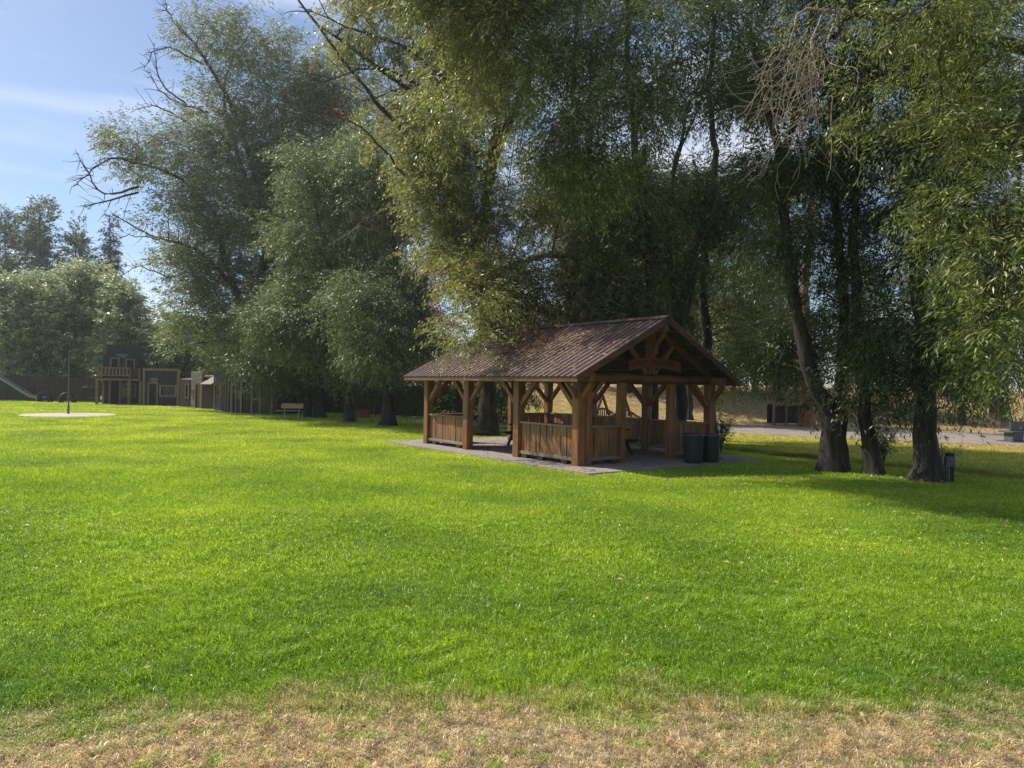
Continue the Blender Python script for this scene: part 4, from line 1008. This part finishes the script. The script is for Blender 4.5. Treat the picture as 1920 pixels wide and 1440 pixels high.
def twig_spray(cx, cy, depth, n, seed, label, spread=60, L=1.4):
    r = np.random.default_rng(seed); br = []; base = np.array(P(cx, cy, depth))
    for k in range(n):
        s = np.array(P(cx + r.uniform(-spread, spread), cy + r.uniform(-spread, spread) * .5, depth + r.uniform(-.4, .4)))
        e = s + r.normal(0, .45, 3) * L + np.array((0, 0, -.3)); m_ = (s + e) / 2 + r.normal(0, .16, 3) * L
        br.append((smooth_path([s, m_, e], 9, r, .01), np.linspace(.010, .003, 9)))
    V, F = tube_np(br, 4); o = link('dead_branch', np_mesh('dead_branch', V - base, F, True), 'pale_twig'); o.location = base
    tag(o, label, 'dead branch', 'dead branches caught in the willows')
twig_spray(1075, 460, 26, 60, 81, 'grey spray of dead twigs in the crown above the pavilion ridge', 90, 1.6)
twig_spray(1100, 560, 24.5, 60, 82, 'grey dead twigs just above the pavilion roof', 80, 1.4)
twig_spray(700, 410, 33, 45, 83, 'pale dead twigs in the shade left of the big sunlit crown', 45, 1.8)
twig_spray(560, 640, 38, 40, 84, 'thin dead twigs hanging in the shade above the bench', 60, 1.8)

# saplings / shrubs
def shrub(name, label, base, hgt, wid, seed, n=60, leaf='leaf_willow', ll=.07):
    r = np.random.default_rng(seed); base = np.array(base); root = tag(empty(name, tuple(base)), label, 'shrub')
    br = []; pos = []; dirs = []
    for k in range(n // 6):
        a = r.uniform(0, 6.28); e = np.array((math.cos(a) * wid * r.uniform(.2, 1), math.sin(a) * wid * r.uniform(.2, 1), hgt * r.uniform(.6, 1)))
        pth = smooth_path([np.zeros(3), e * np.array((.3, .3, .5)), e], 8, r, .015); br.append((pth, np.linspace(.012, .004, 8)))
        for q in pth[3:]:
            for _ in range(2): pos.append(q + r.normal(0, .05, 3)); dirs.append(e + r.normal(0, .5, 3))
    pos = np.array(pos); dirs = np.array(dirs); Rm = rot_from(dirs, r); tm = spray_templates(4, 12, ll, ll * .32, .28, .3, seed)
    V = np.concatenate([np.einsum('ij,kj->ki', Rm[i], tm[i % 4]) + pos[i] for i in range(len(pos))]); i = np.arange(len(V) // 4) * 4
    link('foliage', np_mesh('foliage', V, np.stack([i, i + 1, i + 2, i + 3], -1)), leaf, root)
    V, F = tube_np(br, 4); link('stems', np_mesh('stems', V, F, True), 'twig', root)
shrub('sapling', 'thin leafy sapling growing between the middle and right dark willow trunks', G(1657, 868), .95, .5, 91, 110)
shrub('bush', 'scraggly bush against the right end of the pavilion behind the trash cans', G(1352, 850), 1.25, .35, 92, 110, 'leaf_dark')
shrub('suckers', 'thin leafy suckers growing beside the electric box post', G(1768, 893), .9, .42, 93, 36, 'leaf_willow', .06)

# ================================================================ PLAYHOUSES
HG = 'western style playhouses'
def house(name, label, p1, p2, depth, hf, mat='slate_board', hs=None, side='slate_board'):
    """p1, p2 ground points of the facade (left, right). local x along facade, y to the back"""
    v = p2 - p1; rz = math.atan2(v.y, v.x); o = tag(empty(name, p1, rz), label, 'playhouse', HG); L = v.length
    return o, L
def planks(x0, x1, y, z0, z1, t=.03, w=.15, holes=()):
    """vertical boards along x at y, skipping rectangular holes (x0,x1,z0,z1)"""
    b = MB(); x = x0
    while x < x1 - .01:
        xx = min(x + w * random.uniform(.9, 1.1), x1); segs = [(z0, z1)]
        for hx0, hx1, hz0, hz1 in holes:
            if xx > hx0 + .02 and x < hx1 - .02:
                ns = []
                for a, e in segs:
                    if hz0 > a: ns.append((a, min(e, hz0)))
                    if hz1 < e: ns.append((max(a, hz1), e))
                segs = [s for s in ns if s[1] - s[0] > .01]
        for a, e in segs: b.box(x + .004, xx - .004, y - t / 2 + random.uniform(-.004, .004), y + t / 2, a, e)
        x = xx
    return b
def frame(parent, x0, x1, z0, z1, y, w=.10, mat='tan_trim', name='window', pane='pane', sill=True):
    f = MB(); f.box(x0 - w, x0, y - .05, y + .01, z0 - (w if sill else 0), z1 + w); f.box(x1, x1 + w, y - .05, y + .01, z0 - (w if sill else 0), z1 + w)
    f.box(x0, x1, y - .048, y + .01, z1, z1 + w)
    if sill: f.box(x0, x1, y - .048, y + .01, z0 - w, z0)
    o = f.build(name, mat, parent)
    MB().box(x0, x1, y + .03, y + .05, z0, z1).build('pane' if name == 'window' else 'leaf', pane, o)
    return o
def shell(o, L, D, hs, mat, y0=.03, back=True):
    b = MB(); b.box(0.02, .06, y0, D, 0, hs); b.box(L - .06, L - .02, y0, D, 0, hs); b.box(.06, L - .06, D - .04, D, 0, hs)
    b.build('side_wall', mat, o)
def pitched(o, L, D, z0, z1, mat, over=.12, y0=.06):
    """shed roof sloping back, thickness .05"""
    b = MB(); b.add([(-over, y0, z0), (L + over, y0, z0), (L + over, D + over, z1), (-over, D + over, z1), (-over, y0, z0 + .05), (L + over, y0, z0 + .05), (L + over, D + over, z1 + .05), (-over, D + over, z1 + .05)],
          [(0, 3, 2, 1), (4, 5, 6, 7), (0, 1, 5, 4), (1, 2, 6, 5), (2, 3, 7, 6), (3, 0, 4, 7)]); b.build('roof', mat, o)
# A two storey
pA1, pA2 = G(191, 757.2), G(263, 757.8); kA = pA1.y / FPX
o, L = house('two_storey_playhouse', 'two storey slate grey playhouse with a tan railed balcony', pA1, pA2, 3.2, 5)
def ax(px): return (px - 191) / (263 - 191) * L
def az(py): return (757.5 - py) * kA * .985
top = az(648)
hol = [(ax(207.5), ax(223.5), 0, az(711)), (ax(231), ax(253), az(741), az(720)), (ax(207), ax(220), az(690), az(671)), (ax(236), ax(249), az(690), az(672))]
b = planks(0, L, 0, 0, top - .62, .04, .16, hol); b2 = planks(.25, L, 0, top - .62, top, .04, .16)
b.v, b.f = b.v, b.f; n0 = len(b.v); b.v += b2.v; b.f += [tuple(i + n0 for i in f) for f in b2.f]; b.build('front_wall', 'slate_board', o)
b = MB(); b.box(.2, L + .05, -.06, .04, top, top + .16); b.build('cornice', 'brown_board', o)
shell(o, L, 3.4, az(677), 'brown_board'); pitched(o, L, 3.4, az(671), az(682), 'grey_tin')
for x in (-.25, ax(264) + .0): MB().box(x, x + .2, -1.25, -1.05, 0, az(713)).build('porch_post', 'tan_trim', o, bevel=.01)
MB().box(ax(243), ax(243) + .22, -1.27, -1.05, 0, az(713)).build('porch_post', 'tan_trim', o, bevel=.01)
MB().box(-.28, L + .12, -1.3, -.02, az(711), az(711) + .10).build('porch_deck', 'brown_board', o)
MB().box(-.28, L + .12, -1.33, -1.3, az(712) - .02, az(709)).build('deck_trim', 'tan_trim', o)
b = MB(); b.box(-.2, ax(248), -1.26, -1.18, az(690), az(688) + .02); b.box(-.2, ax(248), -1.25, -1.19, az(704), az(702))
x = -.12
while x < ax(246): b.box(x, x + .11, -1.24, -1.21, az(703) + .02, az(690) + .01); x += .25
b.box(ax(245.6), ax(248), -1.27, -1.17, az(709), az(687))
b.box(L - .0, L + .1, -1.25, -1.16, az(709), az(688)); b.build('balcony_rail', 'tan_trim', o)
MB().box(ax(248) + .02, L - .02, -1.22, -1.19, az(704), az(690)).build('balcony_panel', 'brown_board', o)
frame(o, ax(207.5), ax(222.5), .0, az(711) - .05, -.03, .17, name='door', pane='void', sill=False)
frame(o, ax(231.5), ax(252), az(741), az(720), -.03, .11); frame(o, ax(207.5), ax(219.5), az(690), az(671.5), -.03, .12, name='door', pane='void', sill=False)
frame(o, ax(236.5), ax(248.5), az(690), az(672.5), -.03, .12, name='door', pane='void', sill=False)
MB().box(0, .16, -.06, -.03, 0, az(711)).build('corner_trim', 'tan_trim', o)
text_mesh('lettering', 'MANDEVIL', .22, .01, 'pale_letters', o, (ax(227.5), -.04, az(663.6)), sx=.85)
text_mesh('lettering', 'HOTEL', .17, .01, 'pale_letters', o, (ax(228), -.04, az(667.3)), sx=.9)
# B single storey
pB1, pB2 = G(269, 759.6), G(336, 761); kB = (pB1.y + pB2.y) / 2 / FPX
o, L = house('square_playhouse', 'square fronted slate grey playhouse with tan trim and one wide window', pB1, pB2, 3, 3)
def ax(px): return (px - 269) / (336 - 269) * L
def az(py): return (760.4 - py) * kB
top = az(692.5)
hol = [(ax(280), ax(294), 0, az(720)), (ax(302), ax(328.5), az(741), az(725))]
planks(0, L, 0, 0, top, .04, .15, hol).build('front_wall', 'slate_board', o)
MB().box(-.08, L + .04, -.07, -.021, top - .12, top + .06).build('cornice', 'tan_trim', o)
for x, w in ((-.07, .18), (L - .2, .22)): MB().box(x, x + w, -.06, -.022, 0, top - .12).build('corner_trim', 'tan_trim', o)
d = frame(o, ax(280), ax(293.5), 0, az(720), -.02, .12, name='door', pane='void', sill=False)
MB().box(ax(290.5), ax(293), -.10, -.07, az(739.5), az(738.5)).build('handle', 'steel', d)
frame(o, ax(302), ax(328), az(741), az(725), -.02, .13)
text_mesh('lettering', 'LAND', .26, .01, 'pale_letters', o, (ax(288), -.04, az(711.6)), sx=1)
text_mesh('lettering', 'OFFICE', .16, .01, 'pale_letters', o, (ax(288.5), -.04, az(716.4)), sx=1)
shell(o, L, 3.0, az(712), 'brown_board'); pitched(o, L, 3.0, az(709), az(716), 'tin')
# B side wing (angled)
pW1, pW2 = G(337.5, 762.3), G(356, 763.3)
o, L = house('lean_to_playhouse', 'low brown lean-to playhouse against the right side of the square one', pW1, pW2, 2, 2)
planks(0, L, 0, 0, 2.05, .04, .15, [(L * .58, L * .95, .7, 1.75)]).build('front_wall', 'brown_board', o)
frame(o, L * .60, L * .88, .75, 1.7, -.02, .08); shell(o, L, 2, 2, 'brown_board'); pitched(o, L, 2, 2.06, 2.3, 'tin')
# C rustic cabin
pC1, pC2 = G(358, 764.3), G(379, 765.6); kC = pC1.y / FPX
o, L = house('plank_cabin', 'sunlit weathered grey plank cabin playhouse with a narrow doorway', pC1, pC2, 2, 3)
b = MB(); z = 0
while z < 2.55:
    w = random.uniform(.14, .2)
    if z < 1.75: b.box(0, L * .40, -.03, .02, z, z + w - .015); b.box(L * .74, L, -.03 + random.uniform(-.02, 0), .02, z, z + w - .015)
    else: b.box(random.uniform(-.02, .05), L, -.03 + random.uniform(-.02, 0), .02, z, z + w - .015)
    z += w
b.build('front_wall', 'grey_board', o)
frame(o, L * .46, L * .68, 0, 1.75, -.03, .07, name='door', pane='void', sill=False); frame(o, L * .10, L * .26, .95, 1.35, -.03, .06)
MB().box(L - .02, L + .16, -.12, .04, 0, 2.6).build('corner_trim', 'timber', o)
shell(o, L, 2.2, 2.3, 'brown_board'); pitched(o, L, 2.2, 2.3, 2.45, 'tin')
# D + E  (side wall with tin roof and narrow facade)
pD1, pD2 = G(381.5, 766.3), G(399, 767.2)
o, L = house('shed_playhouse', 'dark playhouse side with a pale rusty tin awning roof', pD1, pD2, 2, 3)
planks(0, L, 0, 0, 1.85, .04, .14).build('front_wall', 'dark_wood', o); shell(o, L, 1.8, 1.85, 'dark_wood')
b = MB(); b.add([(-.1, -.25, 1.75), (L + .1, -.25, 1.75), (L + .1, .9, 2.35), (-.1, .9, 2.35), (-.1, -.25, 1.80), (L + .1, -.25, 1.80), (L + .1, .9, 2.40), (-.1, .9, 2.40)],
      [(0, 3, 2, 1), (4, 5, 6, 7), (0, 1, 5, 4), (1, 2, 6, 5), (2, 3, 7, 6), (3, 0, 4, 7)]); M['rust_tin'] = concrete_mat('rust_tin', (.34, .28, .25), (.24, .19, .16), (.16, .10, .07)); b.build('roof', 'rust_tin', o)
pE1, pE2 = G(400, 768), G(420, 771)
o, L = house('narrow_playhouse', 'narrow dark playhouse front with a small framed window', pE1, pE2, 2, 3)
planks(0, L, 0, 0, 2.75, .04, .16, [(L * .14, L * .36, 0, 1.75), (L * .55, L * .80, .95, 1.6)]).build('front_wall', 'slate_board', o)
frame(o, L * .18, L * .33, 0, 1.75, -.02, .08, name='door', pane='void', sill=False); frame(o, L * .57, L * .78, 1.0, 1.6, -.02, .08, pane='orange_box')
shell(o, L, 2, 2.3, 'dark_wood'); pitched(o, L, 2, 2.3, 2.5, 'tin')
text_mesh('lettering', 'B', .35, .01, 'pale_letters', o, (L * .22, -.05, 2.12))
# F battened front + G side wall
pF1, pF2 = G(421.5, 772.3), G(454.5, 774.6)
o, L = house('batten_playhouse', 'playhouse with pale vertical battens and a slim dark doorway', pF1, pF2, 2, 3)
planks(0, L, 0, 0, 2.5, .04, .2, [(L * .46, L * .64, 0, 1.8)]).build('front_wall', 'slate_board', o)
for f in (.02, .19, .36, .92):
    MB().box(L * f, L * f + (.09 if f < .9 else .14), -.06, -.022, 0, 2.5).build('batten', 'tan_trim', o)
frame(o, L * .47, L * .63, 0, 1.8, -.02, .09, name='door', pane='void', sill=False)
pG1, pG2 = G(456, 774.8), G(520, 777.2); shell(o, L, 2.2, 2.2, 'dark_wood'); pitched(o, L, 2.2, 2.25, 2.5, 'tin')
o, L = house('long_playhouse', 'long dark shaded playhouse wall with a large framed opening left of the bench', pG1, pG2, 2, 3)
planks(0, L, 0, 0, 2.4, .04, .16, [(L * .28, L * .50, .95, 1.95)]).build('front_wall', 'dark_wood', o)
for x in (.26, .50, .84): MB().box(L * x - .06, L * x + .06, -.06, -.022, 0, 2.35).build('post', 'tan_trim', o)
MB().box(L * .28 + .03, L * .50 - .07, -.055, -.022, .86, .97).build('sill', 'tan_trim', o)
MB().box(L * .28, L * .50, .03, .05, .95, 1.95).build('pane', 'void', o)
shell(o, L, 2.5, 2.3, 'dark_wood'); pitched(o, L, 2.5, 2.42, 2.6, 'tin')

# ================================================================ FENCES
def board_fence(a, e, hgt, label, mat='fence', group=None, gap=.012, post_step=2.4):
    v = e - a; L = v.length; o = tag(empty('board_fence', a, math.atan2(v.y, v.x)), label, 'fence', group)
    b = MB(); x = 0
    while x < L:
        w = .14 * random.uniform(.95, 1.05); b.box(x, min(x + w - gap, L), -.012 + random.uniform(-.004, .004), .012, .05, hgt + random.uniform(-.03, .02)); x += w
    b.build('boards', mat, o)
    x = 0
    while x <= L: MB().box(x - .05, x + .05, .05, .15, 0, hgt - .1).build('post', mat, o); x += post_step
    for z in (.4, hgt - .4): MB().box(0, L, .014, .05, z, z + .09).build('rail', mat, o)
    return o
kF = G(90, 751).y / FPX
a = G(-60, 750.2); e = G(188, 752.5)
board_fence(a, e, 2.15, 'brown board fence behind the slide and tractor tires')
board_fence(G(522, 770), G(700, 778.5), 1.9, 'shaded board fence behind the bench and willow trunks')
board_fence(G(701, 778.6), G(800, 783), 1.9, 'short run of board fence seen left of the pavilion post')

# ================================================================ PLAY THINGS
b0 = G(128, 777)
o = tag(empty('tether_pole', b0), 'thin grey metal pole standing in the round concrete pad', 'pole')
MB().tube([(0, 0, .03), (0, 0, .5)], .055, 12).build('base_sleeve', 'pole', o); MB().tube([(0, 0, .5), (0, 0, 3.5)], .038, 12).build('shaft', 'pole', o)
MB().lathe([(0, .09), (.04, .07), (.05, .0)], (0, 0, 3.5), 12).build('cap', 'pole', o)
def tire(loc, rz, label, R0=.66, sink=.26, w=.42):
    o = tag(empty('tractor_tire', loc, rz), label, 'tire', 'half buried tractor tires')
    b = MB(); seg = 40; n = 14
    for k in range(seg + 1):
        a = math.pi * 2 * k / seg
        for j in range(n):
            t = 2 * math.pi * j / n; rr = R0 - .17 + .17 * math.cos(t); yy = w / 2 * math.sin(t)
            rr = min(rr, R0 - .02); b.v.append((rr * math.cos(a), yy, rr * math.sin(a) + sink))
    for k in range(seg):
        for j in range(n): b.f.append((k * n + j, k * n + (j + 1) % n, (k + 1) * n + (j + 1) % n, (k + 1) * n + j))
    b.build('carcass', 'rubber', o, smooth=True)
    b = MB()
    for k in range(44):
        a = math.pi * 2 * k / 44
        for s in (-1, 1):
            a2 = a + (0 if s > 0 else math.pi / 44)
            p = Vector(((R0 - .01) * math.cos(a2), s * .02, (R0 - .01) * math.sin(a2) + sink)); q = Vector(((R0 - .035) * math.cos(a2 + .10), s * w * .42, (R0 - .035) * math.sin(a2 + .10) + sink))
            b.bar(p, q, .045, .05, up=(math.cos(a2), 0, math.sin(a2)))
    b.build('tread', 'rubber', o)
tire(G(84, 753.6), 0, 'black tractor tire standing half buried at the foot of the slide')
tire(G(126, 754.8), R(38), 'black tractor tire half buried just behind the thin pole', .64, .22)
sb = G(74, 752.5)
o = tag(empty('slide', sb, math.pi), 'grey metal slide running down from the left edge of the picture', 'slide')
pts = [(-.35, 0, .30), (.25, 0, .28), (.75, 0, .40), (1.4, 0, .78), (3.3, 0, 1.90), (4.2, 0, 2.40), (4.8, 0, 2.50)]
b = MB()
for i, (x, y, z) in enumerate(pts):
    b.v += [(x, -.28, z + .16), (x, -.27, z), (x, .27, z), (x, .28, z + .16), (x, .31, z + .16), (x, .30, z - .03), (x, -.30, z - .03), (x, -.31, z + .16)]
    if i: q = (i - 1) * 8; b.f += [(q + j, q + (j + 1) % 8, q + 8 + (j + 1) % 8, q + 8 + j) for j in range(8)]
b.build('chute', 'steel', o)
b = MB(); b.tube([(.1, -.25, 0), (.1, -.25, .25)], .03, 8); b.tube([(.1, .25, 0), (.1, .25, .25)], .03, 8); b.build('foot', 'steel', o)
b = MB()
for s in (-.3, .3): b.tube([(5.9, s, 0), (4.8, s, 2.5), (4.8, s, 3.2)], .03, 8); b.tube([(4.6, s, 0), (4.6, s, 2.45)], .03, 8)
for k in range(8): b.tube([(5.9 - k * .14, -.3, .25 + k * .3), (5.9 - k * .14, .3, .25 + k * .3)], .018, 6)
b.build('ladder', 'steel', o)
# bench
bb = G(547, 785.6)
o = tag(empty('park_bench', bb, R(14)), 'park bench with a pale yellow back board on metal legs under the willows', 'bench')
MB().box(-.58, .60, .20, .24, .58, .86).build('backrest', 'bench_wood', o, bevel=.01)
b = MB(); b.box(-.85, .50, -.22, -.06, .44, .48); b.box(-.85, .50, -.04, .12, .44, .48); b.build('seat', 'bench_seat', o, bevel=.008)
for x in (-.38, .38):
    b = MB(); b.tube([(x, -.02, 0), (x, -.02, .42)], .03, 8); b.tube([(x, -.2, .42), (x, .14, .42), (x, .24, .6), (x, .26, .8)], .022, 8); b.build('leg', 'steel', o)
o = MB().box(-.38, .38, -.25, .25, 0, .46)
o.box(-.40, .40, -.27, .27, .46, .50); o.box(-.36, -.30, -.27, -.251, 0, .46); o.box(.30, .36, -.27, -.251, 0, .46)
o = o.build('wooden_crate', 'orange_box', bevel=.01); o.location = G(680, 783.5); tag(o, 'low terracotta coloured box on the ground by the willow trunks', 'crate')

# electric box post
b0 = G(1776, 903)
o = tag(empty('electric_post', b0), 'stubby wooden post carrying a grey electric box beside the right willow', 'utility post')
MB().box(-.01, .13, -.06, .08, 0, .68).build('post', 'dark_wood', o, bevel=.008)
MB().box(-.13, .08, -.17, -.062, .36, .60).build('box', 'grey_box', o, bevel=.012)
for x in (-.085, -.035): MB().tube([(x, -.11, 0), (x + .01, -.11, .2), (x - .01, -.11, .36)], .012, 8).build('conduit', 'steel', o)
# footbridge over the ditch behind the pavilion
bc = Vector((4.55, 31.6, 0)); ang = math.atan2(_dn[1], _dn[0])
o = tag(empty('footbridge', bc, ang), 'small arched footbridge with red brown balustrades seen through the pavilion', 'bridge')
Lb = 3.4
def arch(x): return .30 * (1 - (x / (Lb / 2)) ** 2)
b = MB(); n = 16
for i in range(n): x0 = -Lb / 2 + Lb * i / n; x1 = x0 + Lb / n - .02; b.add([(x0, -.7, arch(x0)), (x1, -.7, arch(x1)), (x1, .7, arch(x1)), (x0, .7, arch(x0)), (x0, -.7, arch(x0) + .04), (x1, -.7, arch(x1) + .04), (x1, .7, arch(x1) + .04), (x0, .7, arch(x0) + .04)], [(0, 3, 2, 1), (4, 5, 6, 7), (0, 1, 5, 4), (1, 2, 6, 5), (2, 3, 7, 6), (3, 0, 4, 7)])
b.build('deck', 'brown_board', o)
for s in (-.7, .7):
    b = MB(); top_ = []
    for i in range(13):
        x = -Lb / 2 + Lb * i / 12; zt = .62 + .42 * math.exp(-((x) / .75) ** 2) + arch(x) * .3; top_.append((x, s, zt))
    for p, q in zip(top_[:-1], top_[1:]): b.bar(p, q, .07, .07)
    x = -Lb / 2 + .05
    while x < Lb / 2:
        zt = .62 + .42 * math.exp(-((x) / .75) ** 2) + arch(x) * .3; b.box(x, x + .045, s - .02, s + .02, arch(x) + .045, zt - .03); x += .125
    rr = b.build('railing', 'timber', o)
    b = MB(); b.bar((-.42, s, .8), (0, s, 1.72), .09, .09); b.bar((.42, s, .8), (0, s, 1.72), .09, .09); b.build('triangle_frame', 'timber', o)
# board enclosure beyond the path
a = G(1450, 797.5); e = G(1512, 798.5)
o = tag(empty('board_enclosure', a, math.atan2(e.y - a.y, e.x - a.x)), 'low brown board enclosure beyond the gravel path next to the orange trunk', 'fence'); L = (e - a).length
H_ = 1.25
for x in (0, L * .37, L * .74): MB().box(x - .06, x + .06, -.1, .02, 0, H_ + .05).build('post', 'tan_trim', o)
for x0, x1 in ((.07, L * .37 - .07), (L * .37 + .07, L * .74 - .07), (L * .74 + .07, L)): planks(x0, x1, -.02, .22, H_ - .08, .03, .12).build('panel', 'brown_board', o)
MB().box(-.06, L, -.13, -.1, H_ - .07, H_ + .03).build('rail', 'tan_trim', o)
MB().box(.0, L, .9, .95, .1, H_).build('back_panel', 'brown_board', o)
# shed on the bank: orange wall, dark steep roof
b0 = P(1470, 738, 76); b0.z = float(ground_h(b0.x, b0.y))
o = tag(empty('hill_shed', b0, R(-8)), 'orange walled shed with a steep dark roof on top of the dry bank', 'shed')
planks(-1.6, .4, 0, 0, 1.5, .04, .2).build('wall', 'orange_box', o); MB().box(-1.6, 2.6, .05, 2.6, 0, 1.35).build('body', 'dark_wood', o)
b = MB(); b.add([(.4, -.2, 1.7), (2.9, -.2, 0.0), (2.9, 2.8, 0.0), (.4, 2.8, 1.7), (.4, -.2, 1.6), (2.75, -.2, 0.0), (2.75, 2.8, 0.0), (.4, 2.8, 1.6)],
      [(0, 1, 2, 3), (7, 6, 5, 4), (0, 4, 5, 1), (3, 2, 6, 7), (0, 3, 7, 4), (1, 5, 6, 2)]); b.build('roof', 'slate_board', o)
MB().box(.35, 2.6, -.02, .04, 0, 1.0).build('end_wall', 'slate_board', o)
MB().bar((.5, -.22, 1.7), (1.8, -.22, 0.15), .06, .16).build('barge_board', 'grey_board', o)
MB().box(-1.8, .5, -.25, 1.5, 1.5, 1.58).build('eave', 'dark_wood', o)
# picnic table at the right edge (concrete)
b0 = G(1908, 829)
o = tag(empty('concrete_table', b0, R(6)), 'heavy grey concrete picnic table cut by the right edge of the picture', 'picnic table')
MB().box(-.55, 1.4, -.35, .45, .42, .50).build('seat', 'grey_box', o, bevel=.01)
MB().box(-.35, 1.2, .0, .1, .5, .9).build('backrest', 'grey_box', o, bevel=.01)
MB().box(-.4, .12, -.2, .3, .06, .42).build('pedestal', 'grey_box', o, bevel=.01); MB().box(.7, 1.2, -.2, .3, .06, .42).build('pedestal', 'grey_box', o, bevel=.01)
MB().box(-.6, 1.5, -.4, .5, 0, .06).build('foot_slab', 'grey_box', o)
# ================================================================ thin haze, added partly in place of a lens flare veil
hb = MB(); hb.box(-130, 130, -14, 150, -1.6, 60)
o = hb.build('haze', None); kind(o, 'stuff')
hm = bpy.data.materials.new('haze'); hm.use_nodes = True; hn = hm.node_tree; hn.nodes.clear()
ho = hn.nodes.new('ShaderNodeOutputMaterial'); hv = hn.nodes.new('ShaderNodeVolumePrincipled')
hv.inputs['Color'].default_value = (.86, .92, 1, 1); hv.inputs['Density'].default_value = .0005; hv.inputs['Anisotropy'].default_value = .55
hn.links.new(hv.outputs[0], ho.inputs['Volume']); o.data.materials.append(hm)
sc.cycles.volume_bounces = 0
print('LEAVES', NLEAF)
if NLEAF[0] < 0: raise SystemExit
